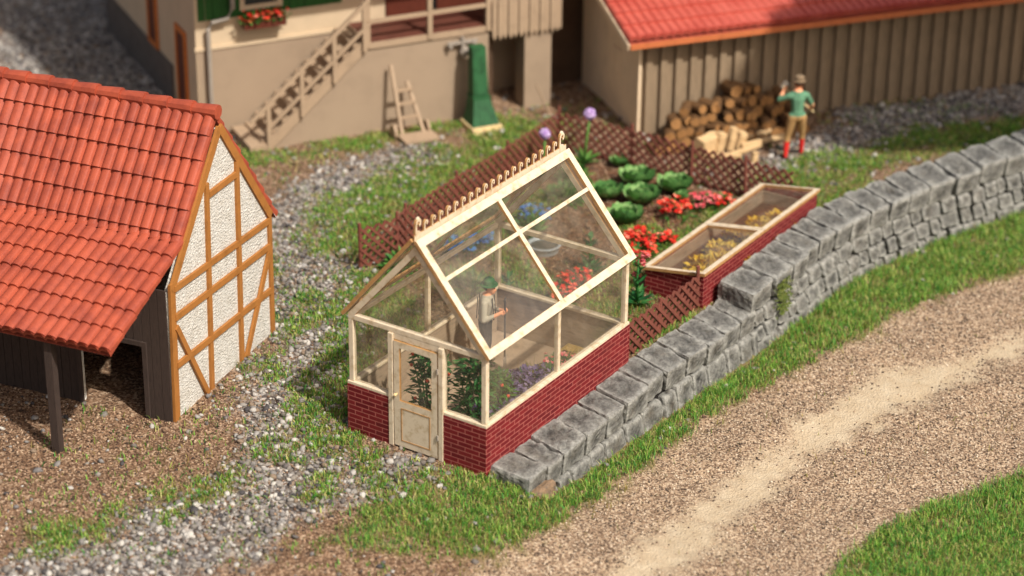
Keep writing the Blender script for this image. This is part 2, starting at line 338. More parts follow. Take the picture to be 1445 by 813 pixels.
def zones(x, y):
    n1 = fbm(x, y, 1.3, 3)-.5; n2 = fbm(x, y, 5, 9, 3)-.5
    road = ss(.25, -.25, sdf(x, y, ROAD)+n1*.5)
    g = ss(.3, -.3, sdf(x, y, VERGE)+n1*.7+n2*1.0); g = np.maximum(g, ss(.15, -.2, sdf(x, y, CORNER)+n1*.5+n2*.3))
    for pl, w in GR: g = np.maximum(g, ss(.4, -.35, dline(x, y, pl)-w+n1*1.1+n2*.9)*.95)
    pth = ss(.5, -.35, np.minimum(dline(x, y, PATH1)-.85, dline(x, y, PATH2)-.5)+n1*1.3+n2*.6)
    pth = np.maximum(pth, ss(.3, -.3, dline(x, y, [(13.8, 1.9), (15, 1.5), (17, 1.2), (20, -.6)])-.7+n1*1.2))
    pth = np.maximum(pth, ss(.5, -.5, dline(x, y, [(8.8, 16), (12, 19), (16, 24)])-2+n1*1.5))
    pth *= 1-g*.55
    tr = ss(.42, -.2, dline(x, y, TRACK)-(.30+.06*np.sin(x*1.1))+n1*.75+n2*.5)
    soil = ss(.1, -.1, sdf(x, y, GARDEN))
    return g, pth, tr, road, soil
def height(x, y):
    wb = wall_back(x); rz = road_z(x)
    inner = rz*ss(wb-.25, wb-.65, y)                         # beside the wall: a step hidden inside it
    slope = (-.3)*ss(.9, -2.0, y)                            # before the wall's end: a soft bank
    w = ss(.05, .45, x); h = slope*(1-w)+inner*w
    g, pth, tr, road, soil = zones(x, y)
    h = h+(fbm(x, y, .9, 21)-.5)*.10+(fbm(x, y, 6, 33, 2)-.5)*.02
    h = h-.03*tr+.015*pth+.02*g
    flat = ss(.5, 0, np.maximum(np.maximum(-.1-x, x-4.5), np.maximum(-.1-y, y-2.85)))  # floor of the greenhouse
    return h*(1-flat)+flat*(-.01)*(y > -.12)+flat*h*(y <= -.12)
def hz(x, y): return float(height(np.array([float(x)]), np.array([float(y)]))[0])
fx = np.concatenate([[-300, -150, -80, -45, -28, -18, -13], np.arange(-10, 26, .085), [27, 30, 36, 48, 80, 150, 300]])
fy = np.concatenate([[-300, -150, -80, -45, -28, -18, -13], np.arange(-10.5, 22, .085), [23, 26, 32, 45, 80, 150, 300]])
GX, GY = np.meshgrid(fx, fy, indexing='ij'); gx, gy = GX.ravel(), GY.ravel(); gz = height(gx, gy)
nx, ny = len(fx), len(fy); idx = np.arange(nx*ny).reshape(nx, ny)
quads = np.stack([idx[:-1, :-1], idx[1:, :-1], idx[1:, 1:], idx[:-1, 1:]], -1).reshape(-1, 4)
def np_mesh(name, co, loops, starts, mats, kind=None, label=None, cat=None, smooth=False, parent=None, mi=None):
    me = bpy.data.meshes.new(name); me.vertices.add(len(co)); me.vertices.foreach_set('co', np.asarray(co, np.float32).ravel())
    me.loops.add(len(loops)); me.loops.foreach_set('vertex_index', np.asarray(loops, np.int32))
    me.polygons.add(len(starts)); me.polygons.foreach_set('loop_start', np.asarray(starts, np.int32))
    for m in mats: me.materials.append(m)
    if mi is not None: me.polygons.foreach_set('material_index', np.asarray(mi, np.int32))
    me.update(calc_edges=True); me.validate()
    if smooth: me.shade_smooth()
    o = bpy.data.objects.new(name, me); COL.objects.link(o); tag(o, label, cat, None, kind)
    if parent is not None: o.parent = parent
    return o
def ground_mat():
    n = NB('ground'); at = n.new('ShaderNodeAttribute', attribute_name='zone'); sep = n.new('ShaderNodeSeparateColor'); n.ln(at.outputs['Color'], sep.inputs[0])
    g, p, t = sep.outputs; a2 = n.new('ShaderNodeAttribute', attribute_name='zone2'); s2 = n.new('ShaderNodeSeparateColor'); n.ln(a2.outputs['Color'], s2.inputs[0]); road, soil = s2.outputs[0], s2.outputs[1]
    v = n.coord()
    def speck(scale, cols):
        o = n.new('ShaderNodeTexVoronoi'); o.inputs['Scale'].default_value = scale; n.ln(v, o.inputs['Vector'])
        r = n.new('ShaderNodeSeparateColor'); n.ln(o.outputs['Color'], r.inputs[0]); return n.ramp(r.outputs[0], [(i/len(cols), lin(c)) for i, c in enumerate(cols)], 'CONSTANT'), o.outputs['Distance']
    yc, yd = speck(26, [(132, 104, 82), (106, 82, 64), (154, 128, 104), (88, 68, 54), (140, 114, 92), (118, 94, 74), (172, 148, 124), (98, 76, 60)])
    rc, rd = speck(30, [(170, 146, 120), (150, 126, 104), (186, 164, 138), (122, 102, 84), (164, 140, 116), (140, 116, 94), (192, 172, 148), (104, 86, 72)])
    sc, sd = speck(20, [(110, 76, 54), (84, 56, 42), (128, 92, 66), (70, 48, 38), (98, 68, 50)])
    pc, pd = speck(12, [(128, 120, 112), (150, 144, 138), (100, 92, 86), (170, 160, 150), (84, 76, 72)])
    big = n.noise(1.1, 5, .65, v); br = n.ramp(big, [(.3, (.8, .78, .76, 1)), (.7, (1.12, 1.1, 1.06, 1))])
    yard = n.mix(1, yc, br, 'MULTIPLY'); rd_ = n.mix(1, rc, br, 'MULTIPLY')
    tc = n.ramp(n.noise(3, 6, .7, v), [(.3, lin((174, 153, 124))), (.7, lin((194, 177, 150)))]); tc = n.mix(n.ramp(n.noise(45, 3, .6, v), [(.6, (0,)*3), (.75, (.4,)*3)]), tc, lin((130, 100, 76)))
    c = n.mix(soil, yard, sc); c = n.mix(road, c, rd_); c = n.mix(t, c, tc); c = n.mix(p, c, pc)
    gr = n.ramp(n.noise(9, 5, .7, v), [(.3, lin((74, 84, 42))), (.5, lin((116, 106, 66))), (.7, lin((146, 122, 90)))])
    c = n.mix(n.math('MULTIPLY', g, .85), c, gr); n.base(c); n.rough(.95); n.b.inputs['Specular IOR Level'].default_value = .115
    q = n.bump(yd, .55, .03); n.bump(n.noise(14, 5, .7, v), .5, .05, q); return n.m
loops = quads.ravel(); ground = np_mesh('ground', np.stack([gx, gy, gz], 1), loops, np.arange(0, len(loops), 4), [ground_mat()], 'structure', smooth=True)
zz = zones(gx, gy)
for nm, ch in (('zone', (zz[0], zz[1], zz[2])), ('zone2', (zz[3], zz[4], zz[4]))):
    at = ground.data.attributes.new(nm, 'FLOAT_COLOR', 'POINT'); at.data.foreach_set('color', np.stack([*ch, np.ones_like(gx)], 1).astype(np.float32).ravel())

# ---- scattered ground cover (stuff) on the part of the ground one can see
VIEW = [(-8.5, 4.6), (2.2, -10.2), (26, -1.5), (26, 4), (13, 22), (9, 22)]
VIEWN = [(-8.5, 4.6), (2.2, -10.2), (14, -5.5), (17, 3), (11, 9.5), (4, 14)]
NOGO = [[(0, 0), (4.39, 0), (4.39, 2.73), (0, 2.73)], [(7.1, .07), (11.55, .07), (11.55, 1.28), (7.1, 1.28)]]
def scatter(n, dens, area=VIEW, seed=0):
    r = np.random.default_rng(seed); P = np.array(area); lo, hi = P.min(0), P.max(0)
    x = r.uniform(lo[0], hi[0], n); y = r.uniform(lo[1], hi[1], n); k = inpoly(x, y, area)
    for ng in NOGO: k &= ~inpoly(x, y, ng)
    wb = wall_back(x); k &= ~((x > .25) & (y < wb+.03) & (y > wb-.97))
    # no scatter inside the timber-framed house
    ux, uy = math.cos(rad(10.27)), math.sin(rad(10.27)); a = (x+1.41)*ux+(y-5.25)*uy; b = -(x+1.41)*uy+(y-5.25)*ux; k &= ~((a > -.05) & (a < 3.6) & (b > -.05))
    x, y = x[k], y[k]; z = zones(x, y); k = r.uniform(0, 1, len(x)) < dens(x, y, *z)
    return x[k], y[k], height(x[k], y[k]), r
OCT = np.array([(1, 0, 0), (-1, 0, 0), (0, 1, 0), (0, -1, 0), (0, 0, 1), (0, 0, -1)], float)
OF = np.array([(0, 2, 4), (2, 1, 4), (1, 3, 4), (3, 0, 4), (2, 0, 5), (1, 2, 5), (3, 1, 5), (0, 3, 5)])
_t = (1+5**.5)/2
ICO = np.array([(-1, _t, 0), (1, _t, 0), (-1, -_t, 0), (1, -_t, 0), (0, -1, _t), (0, 1, _t), (0, -1, -_t), (0, 1, -_t), (_t, 0, -1), (_t, 0, 1), (-_t, 0, -1), (-_t, 0, 1)])/1.9
IF = np.array([(0, 11, 5), (0, 5, 1), (0, 1, 7), (0, 7, 10), (0, 10, 11), (1, 5, 9), (5, 11, 4), (11, 10, 2), (10, 7, 6), (7, 1, 8), (3, 9, 4), (3, 4, 2), (3, 2, 6), (3, 6, 8), (3, 8, 9), (4, 9, 5), (2, 4, 11), (6, 2, 10), (8, 6, 7), (9, 8, 1)])
def stones(name, n, dens, r0, r1, mat, label, area=VIEW, seed=1, base=OCT, faces=OF, sink=.15):
    x, y, z, r = scatter(n, dens, area, seed); m = len(x); rr = r0+(r1-r0)*r.uniform(0, 1, m)**2.2
    V = base[None]*(1+r.uniform(-.32, .32, (m, len(base), 1)))*np.stack([r.uniform(.7, 1.25, m), r.uniform(.7, 1.25, m), r.uniform(.5, .9, m)], 1)[:, None]*rr[:, None, None]
    a = r.uniform(0, 2*PI, m); ca, sa = np.cos(a)[:, None], np.sin(a)[:, None]; tl = r.uniform(-.5, .5, m)[:, None]
    X = V[:, :, 0]*ca-V[:, :, 1]*sa; Y = V[:, :, 0]*sa+V[:, :, 1]*ca; Z = V[:, :, 2]+X*tl
    co = np.stack([X+x[:, None], Y+y[:, None], Z+(z+rr*(.5-sink))[:, None]], -1).reshape(-1, 3)
    F = (faces[None]+(np.arange(m)*len(base))[:, None, None]).reshape(-1)
    return np_mesh(name, co, F, np.arange(0, len(F), 3), [MT[mat]], 'stuff', label)
stones('gravel', 230000, lambda x, y, g, p, t, rd, s: np.clip(p*(1-rd)+.05*(1-rd)*(1-s), 0, 1), .018, .066, 'gravel', 'loose grey gravel scattered over the yard path', seed=2, base=ICO, faces=IF)
stones('soil_crumbs', 330000, lambda x, y, g, p, t, rd, s: (1-rd)*(1-t)*(1-.6*g)*(1-.5*p)*.9, .010, .032, 'crumb', 'brown crumbs of soil over the yard', VIEWN, seed=3)
stones('road_grit', 330000, lambda x, y, g, p, t, rd, s: rd*(1-.96*t)*(1-.7*g), .008, .027, 'roadcrumb', 'pinkish grit on both sides of the wheel track', VIEWN, seed=4)
def blades(name, n, dens, L0, L1, w, mat, label, area=VIEW, seed=1):
    x, y, z, r = scatter(n, dens, area, seed); m = len(x); L = r.uniform(L0, L1, m); a = r.uniform(0, 2*PI, m); lean = r.uniform(.1, 1.0, m)**1.2
    clump = fbm(x, y, 3, 77, 2); L = L*(.6+.8*clump)
    dx, dy = np.cos(a), np.sin(a); px, py = -dy*w*r.uniform(.6, 1.3, m), dx*w*r.uniform(.6, 1.3, m); z0 = z-.01
    def P(o, h, k): return np.stack([x+dx*o*L+px*k, y+dy*o*L+py*k, z0+h*L], 1)
    A, B = P(0, 0, 1), P(0, 0, -1); C_, D = P(lean*.35, .55, .8), P(lean*.35, .55, -.8); E_ = P(lean*1.0, 1.0-lean*.4, 0)
    co = np.stack([A, B, C_, D, E_], 1).reshape(-1, 3); b = (np.arange(m)*5)[:, None]
    F = np.concatenate([b+np.array([0, 1, 3]), b+np.array([0, 3, 2]), b+np.array([2, 3, 4])], 1).ravel()
    return np_mesh(name, co, F, np.arange(0, len(F), 3), [MT[mat]], 'stuff', label)
isv = lambda x, y: np.maximum(ss(.2, -.1, sdf(x, y, VERGE)), ss(.3, -.1, sdf(x, y, CORNER)))
blades('grass', 700000, lambda x, y, g, p, t, rd, s: g*isv(x, y)*np.clip(.45+1.6*(fbm(x, y, 2.3, 61, 3)-.3), .15, 1), .05, .2, .0062, 'grass', 'long green grass on the verge below the stone wall', [(-3.8, 1.6), (-3.4, -1), (3, -10.5), (12, -9), (20, -7), (20, -1), (7, -.3), (0, .8)], seed=5)
blades('lawn', 700000, lambda x, y, g, p, t, rd, s: g*(1-isv(x, y))*(1-.4*s)*np.clip(.3+2.3*(fbm(x, y, 2.6, 66, 3)-.34), .08, 1)+.05*(1-rd)*(fbm(x, y, 2, 71, 3) > .47)*(1-s), .05, .14, .009, 'grass', 'short green turf in patches over the yard', [(-6.5, 5.3), (-3, -.6), (4, -1), (19, -3), (19, 4), (12, 9), (7, 12.5), (2, 9)], seed=6)
blades('dry_grass', 330000, lambda x, y, g, p, t, rd, s: np.clip(g*.55+(fbm(x, y, 1.4, 50) > .62)*.1*(1-rd)+.012, 0, 1)*(1-.9*t), .05, .16, .006, 'straygrass', 'dry straw coloured blades among the turf', [(-6.5, 5.3), (-3, -2), (3, -10.5), (12, -9), (19, -5), (19, 4), (12, 9), (7, 12.5), (2, 9)], seed=7)

# ================================================================== greenhouse
L_, W_, HB, HE, HR = 4.39, 2.726, .86, 2.13, 3.76
gh = thing('greenhouse', 'pale wooden glasshouse on low red brick walls with a crested ridge', 'greenhouse')
def brick_panel(x0, x1, y0, y1, side):
    m = MB(); t = .05; q = .03
    if side == 'f': m.box(x0, x0+t, y0, y1, -.15, HB); i = (x0+t, x0+t+q, y0+.04, y1-.04)
    if side == 'b': m.box(x1-t, x1, y0, y1, -.15, HB); i = (x1-t-q, x1-t, y0+.04, y1-.04)
    if side == 'r': m.box(x0, x1, y0, y0+t, -.15, HB); i = (x0+.05, x1-.05, y0+t, y0+t+q)
    if side == 'l': m.box(x0, x1, y1-t, y1, -.15, HB); i = (x0+.05, x1-.05, y1-t-q, y1-t)
    o = m.build('brick_wall', 'brick', gh, bevel=.006); b = MB(); b.box(*i, -.1, HB-.004); b.build('inner_board', 'board', o); return o
YD0, YD1 = .885, 1.83
brick_panel(0, L_, 0, YD0, 'f'); brick_panel(0, L_, YD1, W_, 'f')
brick_panel(.053, L_-.053, 0, W_, 'r'); brick_panel(.053, L_-.053, 0, W_, 'l'); brick_panel(0, L_, 0, W_, 'b')
m = MB()
for y0, y1, x0, x1 in ((.0, .13, .135, L_-.135), (W_-.13, W_, .135, L_-.135)): m.box(x0, x1, y0+.005, y1-.005, HB+.002, HB+.055)
m.box(.005, .13, .005, YD0-.005, HB+.002, HB+.055); m.box(.005, .13, YD1+.005, W_-.005, HB+.002, HB+.055); m.box(L_-.13, L_-.005, .005, W_-.005, HB+.002, HB+.055)
m.build('sill', 'wood', gh, bevel=.006)
Z0 = HB+.057
def post(x, y, w, d, z0=Z0, z1=HE-.09):
    m = MB(); m.plate([(x, y, z0), (x+w, y, z0), (x+w, y+d, z0), (x, y+d, z0)], (0, 0, z1-z0)); return m.build('post', 'wood', gh, bevel=.006)
for x in (.03, L_-.12):
    for y in (.03, W_-.12): post(x, y, .09, .09)
for y in (.035, W_-.115): post(L_/2-.05, y, .075, .08)
for y in (.035, W_-.115):
    m = MB(); m.box(.125, L_-.125, y, y+.08, HE-.09, HE-.012); m.build('eave_beam', 'wood', gh, bevel=.006)
for x in (.028, L_-.123):
    m = MB(); m.box(x, x+.094, .03, W_-.03, HE-.088, HE+.002); m.build('tie_beam', 'wood', gh, bevel=.006)
    # gable rakes
    m = MB()
    for sg in (-1, 1):
        yc = W_/2; e = (W_/2-.03); sl_ = (HR-.09-HE)/(W_/2-.02)
        pts = [(x, yc+sg*e, HE+.004), (x, yc, HE+.004+sl_*e), (x, yc, HE+.004+sl_*e-.15), (x, yc+sg*(e-.13), HE+.004)]
        m.plate(pts, (.09, 0, 0), 0, 1)
    m.build('gable_rake', ('wood', 'cut'), gh)
# front uprights beside the door
for y0, y1 in ((YD0-.06, YD0+.03), (YD1-.03, YD1+.06)):
    m = MB(); m.box(-.012, .118, y0, y1, .0, HE-.092)
    m.build('door_jamb', 'wood', gh, bevel=.006)
m = MB(); m.box(.03, .12, YD0+.032, YD1-.032, HE-.19, HE-.092); m.build('door_head', 'wood', gh)
# door
dy0, dy1, dz1 = YD0+.05, YD1-.05, HE-.205
m = MB(); m.ring([(-.005, dy0, .03), (-.005, dy1, .03), (-.005, dy1, dz1), (-.005, dy0, dz1)], [(-.005, dy0+.11, .86), (-.005, dy1-.11, .86), (-.005, dy1-.11, dz1-.11), (-.005, dy0+.11, dz1-.11)], (.05, 0, 0), 0, 1)
door = m.build('door', ('wood', 'cut'), gh)
m = MB(); m.ring([(-.011, dy0+.14, .14), (-.011, dy1-.14, .14), (-.011, dy1-.14, .74), (-.011, dy0+.14, .74)], [(-.011, dy0+.155, .155), (-.011, dy1-.155, .155), (-.011, dy1-.155, .725), (-.011, dy0+.155, .725)], (.006, 0, 0)); m.build('panel_groove', 'cut', door)
m = MB(); m.box(.012, .02, dy0+.105, dy1-.105, .855, dz1-.105); m.build('pane', 'glass', door)
for z in (.42, 1.62):
    m = MB(); m.tube([(-.016, dy0-.012, z-.045), (-.016, dy0-.012, z+.045)], .018, 8); m.build('hinge', 'greymetal', door)
m = MB(); m.tube([(-.006, dy1-.06, .98), (-.05, dy1-.06, .98)], .018, 8); m.ball((-.06, dy1-.06, .98), .03); m.build('knob', 'palewood', door, smooth=True)
# panes in the walls
def pane(x0, x1, y0, y1, z0, z1): m = MB(); m.box(x0, x1, y0, y1, z0, z1); m.build('pane', 'glass', gh)
pane(.07, .078, .122, YD0-.062, Z0, HE-.09); pane(.07, .078, YD1+.062, W_-.122, Z0, HE-.09)
for x in (.07, L_-.078):
    m = MB(); e = W_/2-.19; s_ = 1.632/1.363
    m.plate([(x, W_/2-e, HE+.006), (x, W_/2+e, HE+.006), (x, W_/2, HE+.006+e*s_)], (.008, 0, 0)); m.build('pane', 'glass', gh)
pane(L_-.078, L_-.07, .122, W_-.122, Z0, HE-.09)
for y in (.07, W_-.078):
    pane(.122, L_/2-.052, y, y+.008, Z0, HE-.09); pane(L_/2+.027, L_-.122, y, y+.008, Z0, HE-.09)
# roof panels
def roof_panel(sg):
    yc = W_/2; E0 = Vector((0, yc+sg*(W_/2+.03), HE-.03)); R0 = Vector((0, yc+sg*.012, HR)); d = R0-E0; ln_ = d.length; d.normalize()
    nrm = Vector((0, sg*d.z, abs(d.y))).normalized()
    def P(x, t, h=0): p = E0+d*t+nrm*h; return (x, p.y, p.z)
    x0, x1, w = -.03, L_+.02, .135; ml = .052
    m = MB(); m.ring([P(x0, 0), P(x1, 0), P(x1, ln_), P(x0, ln_)], [P(x0+w, w), P(x1-w, w), P(x1-w, ln_-w), P(x0+w, ln_-w)], tuple(nrm*.06), 0, 1)
    rp = m.build('roof_panel', ('wood', 'cut'), gh)
    xm = (x0+x1)/2; th = ln_*.655
    m = MB(); m.plate([P(xm-ml, w+.001, .008), P(xm+ml-.01, w+.001, .008), P(xm+ml-.01, ln_-w-.001, .008), P(xm-ml, ln_-w-.001, .008)], tuple(nrm*.046), 0, 1)
    for a, b in ((x0+w+.001, xm-ml-.001), (xm+ml-.009, x1-w-.001)):
        m.plate([P(a, th-.035, .008), P(b, th-.035, .008), P(b, th+.03, .008), P(a, th+.03, .008)], tuple(nrm*.044), 0, 1)
    m.build('glazing_bar', ('wood', 'cut'), rp)
    for a, b in ((x0+w-.02, xm), (xm+.002, x1-w+.02)):
        m = MB(); m.plate([P(a, w-.02, .0), P(b, w-.02, .0), P(b, ln_-w+.02, .0), P(a, ln_-w+.02, .0)], tuple(nrm*.006)); m.build('pane', 'glass', rp)
roof_panel(-1); roof_panel(1)
# ridge cresting: a strip with curled hooks, and a taller finial at each end
m = MB(); yc = W_/2; m.plate([(.0, yc-.012, HR-.02), (L_, yc-.012, HR-.02), (L_, yc-.012, HR+.10), (0, yc-.012, HR+.10)], (0, .024, 0), 0, 1)
N_ = 21
for k in range(N_):
    x = .1+(L_-.24)*k/(N_-1); end = k in (0, N_-1); s = 1.55 if end else 1
    prof = []
    stem = [(-.022, .09), (-.03, .14), (-.02, .175)]
    for a in range(0, 300, 30): prof.append((x+(.0-.052*math.cos(rad(a-20)))*s*.9, HR+.10+(.12+.05*math.sin(rad(a-20)))*s))
    inner = [(x+(.0-.022*math.cos(rad(a-20)))*s*.9, HR+.10+(.12+.02*math.sin(rad(a-20)))*s) for a in range(270, -1, -30)]
    pts = [(px, yc-.02, pz) for px, pz in prof+inner]
    n = len(prof)
    for i in range(n-1):
        a, b = prof[i], prof[i+1]; c = inner[n-1-i-1]; d = inner[n-1-i]
        m.plate([(a[0], yc-.02, a[1]), (b[0], yc-.02, b[1]), (c[0], yc-.02, c[1]), (d[0], yc-.02, d[1])], (0, .04, 0), 0, 1)
    m.plate([(x-.052*s, yc-.018, HR+.09), (x-.022*s, yc-.018, HR+.09), (x-.026*s, yc-.018, HR+.10+.12*s), (x-.05*s, yc-.018, HR+.10+.12*s)], (0, .036, 0), 0, 1)
    if end:
        m.ball((x, yc, HR+.10+.24), (.045, .03, .05)); m.box(x-.06, x+.05, yc-.022, yc+.022, HR+.0, HR+.13)
m.build('ridge_cresting', ('wood', 'cut'), gh)

gf = MB(); gf.box(.09, L_-.09, .09, W_-.09, -.05, .012); gfo = gf.build('greenhouse_floor', 'board', None); tag(gfo, kind='structure')
bd = MB(); n = 26
for i in range(n):
    for j in range(8):
        x, y = .4+(L_-.8)*i/n, .12+.88*j/8; h = .26+.05*random.random()
        bd.add([(x, y, h), (x+.15, y, h+random.uniform(-.02, .02)), (x+.15, y+.1, h), (x, y+.1, h+.02)], [(0, 1, 2, 3)])
bd.box(.2, L_-.2, .1, 1.1, .012, .26)
tag(bd.build('planting_bed', 'straw', None), 'raised straw covered bed along the brick wall in the glasshouse', 'plant bed')

# ================================================================== plants
def leafy(m, c, r, n, L, w, flat=1., up=.5, mi=0):
    for _ in range(n):
        a, b = random.uniform(0, 2*PI), math.asin(random.uniform(-.2, 1)); q = random.random()**.4
        d = Vector((math.cos(a)*math.cos(b), math.sin(a)*math.cos(b), math.sin(b)*flat)); p = Vector(c)+Vector((d.x*r*q, d.y*r*q, d.z*r*q))
        m.leaf(p, d+Vector((random.uniform(-.4, .4), random.uniform(-.4, .4), up*random.uniform(-.5, 1))), (random.uniform(-.3, .3), random.uniform(-.3, .3), 1), L*random.uniform(.6, 1.2), w*random.uniform(.7, 1.2), random.uniform(-.2, .3), 2, mi)
def blossoms(m, c, r, n, s, h=(.6, 1.1), petals=5):
    for _ in range(n):
        a, q = random.uniform(0, 2*PI), math.sqrt(random.random())*r; p = Vector((c[0]+q*math.cos(a), c[1]+q*math.sin(a), c[2]+r*random.uniform(*h)))
        nn = Vector((random.uniform(-.6, .6), random.uniform(-.8, .3), 1)).normalized(); x = nn.cross(Vector((0, 1, 0))).normalized(); y = nn.cross(x); ss_ = s*random.uniform(.7, 1.2); vs = [p]
        k = 2*petals
        for i in range(k): rr = ss_*(1 if i % 2 else .55); vs.append(p+(x*math.cos(2*PI*i/k)+y*math.sin(2*PI*i/k))*rr+nn*ss_*.35)
        m.add(vs, [(0, 1+i, 1+(i+1) % k) for i in range(k)])
def flower_clump(name, label, cat, loc, r, nl, nf, fs, petal, leafm='leaf', group=None, L=.14, w=.06, h=(.6, 1.1), flat=.9):
    t = thing(name, label, cat, (loc[0], loc[1], loc[2]), 0, group); m = MB(); leafy(m, (0, 0, .02), r, nl, L, w, flat); m.build('foliage', leafm, t)
    m = MB(); blossoms(m, (0, 0, 0), r, nf, fs, h); m.build('blossoms', petal, t); return t
def cabbage(loc, s, label):
    s *= .9
    t = thing('cabbage', label, 'cabbage', (*loc, hz(*loc)), random.uniform(0, 6), 'cabbages in the garden bed'); m = MB()
    for ring, (n, rad0, el, L, w) in enumerate(((8, .05, .22, .34, .34), (7, .05, .6, .28, .30), (6, .03, .95, .22, .24))):
        for k in range(n):
            a = 2*PI*(k+ring*.4)/n+random.uniform(-.15, .15); d = Vector((math.cos(a)*math.cos(el), math.sin(a)*math.cos(el), math.sin(el)))
            p = Vector((math.cos(a)*rad0, math.sin(a)*rad0, .04)); x = d.cross(Vector((0, 0, 1))).normalized(); nn = x.cross(d); vs = []; N1 = 5
            for i in range(N1+1):
                t_ = i/N1; ww = w*(.25+.95*math.sin(PI*min(.8, .1+.75*t_)))*s*.62
                for j in range(-2, 3):
                    q = p*s+d*L*t_*s+x*ww*j/2+nn*(.07*s*(j/2)**2+.10*s*t_*t_*(1.2-ring*.1))+Vector((0, 0, random.uniform(-.008, .008)*s)); vs.append(q+Vector((0, 0, .018*s*math.sin(i*2.1+j*2.7))))
            m.add(vs, [(i*5+j, i*5+j+1, (i+1)*5+j+1, (i+1)*5+j) for i in range(N1) for j in range(4)])
    m.build('outer_leaves', 'cabbage', t, smooth=True); m = MB(); m.ball((0, 0, .14*s), (.12*s, .12*s, .12*s), 12, 8, 0, .09); m.build('heart', 'cabbage', t, smooth=True)
for loc, s, lb in (((11.15, 3.85), 1.15, 'large green cabbage farthest up the bed beside the lattice fence'), ((11.25, 3.05), 1.12, 'green cabbage nearest the fence corner post at the right of the patch'),
                   ((10.25, 3.98), 1.0, 'green cabbage at the left of the patch, touching the ridge of the glasshouse in view'), ((10.4, 3.3), 1.15, 'broad cabbage in the middle of the patch'),
                   ((9.45, 3.1), 1.1, 'round cabbage lowest in the patch, nearest the glasshouse'), ((11.0, 2.68), .62, 'small cabbage with yellowing lower leaves beside the red begonias'), ((11.75, 4.6), .7, 'small pale cabbage up against the lattice fence')): cabbage(loc, s, lb)
G2 = 'red flower clumps in the garden'
for x, y, r, nf, pt, lb in ((10.25, 2.42, .34, 46, 'red', 'bright red flower clump nearest the cabbages'), (10.85, 2.15, .3, 34, 'pink', 'pink and coral flower clump behind the bright red one'), (11.05, 1.85, .26, 30, 'red', 'small red flower clump near the far end of the cold frame'),
                        (8.75, 2.3, .34, 54, 'red', 'dense red flower clump beside the corner of the glasshouse roof'), (8.35, 2.05, .26, 26, 'red', 'low red flower clump just above the pink stalk flower'), (9.1, 2.0, .22, 22, 'red', 'sparse red flowers between clumps and straw coloured grass'), (6.5, 2.35, .36, 44, 'red', 'red flower clump seen through the lower roof glass'), (5.9, 2.3, .3, 26, 'red', 'coral red flowers behind the rear gable of the glasshouse'),
                        (7.9, 1.25, .16, 10, 'red', 'few red blooms at the lower end of the cold frame')):
    flower_clump('red_flowers', lb, 'flowers', (x, y, hz(x, y)), r, 60, int(nf*1.3), .062, pt, 'leaf', G2, .13, .06, (.5, .9), .7)
for x, y, r, lb in ((8.35, 4.5, .32, 'blue flowered plant behind the round tub'), (6.4, 4.85, .3, 'bright blue flowered plant seen through the upper left roof pane'), (7.0, 4.8, .22, 'smaller blue flowered plant under the ridge')):
    flower_clump('blue_flowers', lb, 'flowers', (x, y, hz(x, y)), r, 60, 60, .055, 'bluefl', 'leaf', 'blue flowers in the garden', .15, .06)
# green shrubs and lettuces behind the glasshouse
for x, y, r, lb in ((7.9, 4.3, .3, 'loose green plant left of the round tub'), (9.6, 4.6, .32, 'green leafy plant seen through the top right pane'), (8.2, 5.3, .3, 'green plant by the long lattice fence'), (10.6, 5.0, .28, 'pale green plant at the far end of the bed'), (5.3, 3.9, .3, 'low green plant just behind the rear gable'), (5.35, 5.5, .24, 'yellowish green weed inside the fence corner')):
    t = thing('leafy_plant', lb, 'plant', (x, y, hz(x, y)), 0, 'green plants in the garden bed'); m = MB(); leafy(m, (0, 0, .03), r, 110, .2, .09, .9); m.build('foliage', 'leaf', t)
# alliums
def allium(loc, h, r, label, lean=(0, 0)):
    t = thing('allium', label, 'allium', (*loc, hz(*loc)), 0, 'lilac alliums by the far fence'); m = MB()
    m.tube([(0, 0, 0), (lean[0]*.4, lean[1]*.4, h*.5), (lean[0], lean[1], h)], [.03, .026, .022], 7); m.build('stem', 'leaf', t, smooth=True)
    m = MB()
    for _ in range(150):
        d = Vector((random.gauss(0, 1), random.gauss(0, 1), random.gauss(0, 1))).normalized(); p = Vector((lean[0], lean[1], h+r*.8))+d*r*random.uniform(.7, 1); x = d.orthogonal().normalized(); y = d.cross(x); s = r*.28
        m.add([p+x*s, p+y*s, p-x*s, p-y*s, p+d*s*.4], [(0, 1, 4), (1, 2, 4), (2, 3, 4), (3, 0, 4)])
    m.ball((lean[0], lean[1], h+r*.8), r*.75, 8, 6); m.build('flower_head', 'lilac', t)
    m = MB()
    for k in range(14): a = 2*PI*k/14; m.leaf((0, 0, .02), (math.cos(a), math.sin(a), random.uniform(.3, 1)), (0, 0, 1), random.uniform(.3, .46), .09, .1)
    m.build('leaves', 'leaf', t)
allium((11.45, 5.28), 1.0, .125, 'tall lilac allium with a leaning stalk beside the ridge end', (.05, -.08)); allium((10.45, 5.6), .84, .115, 'shorter lilac allium just showing over the ridge cresting')
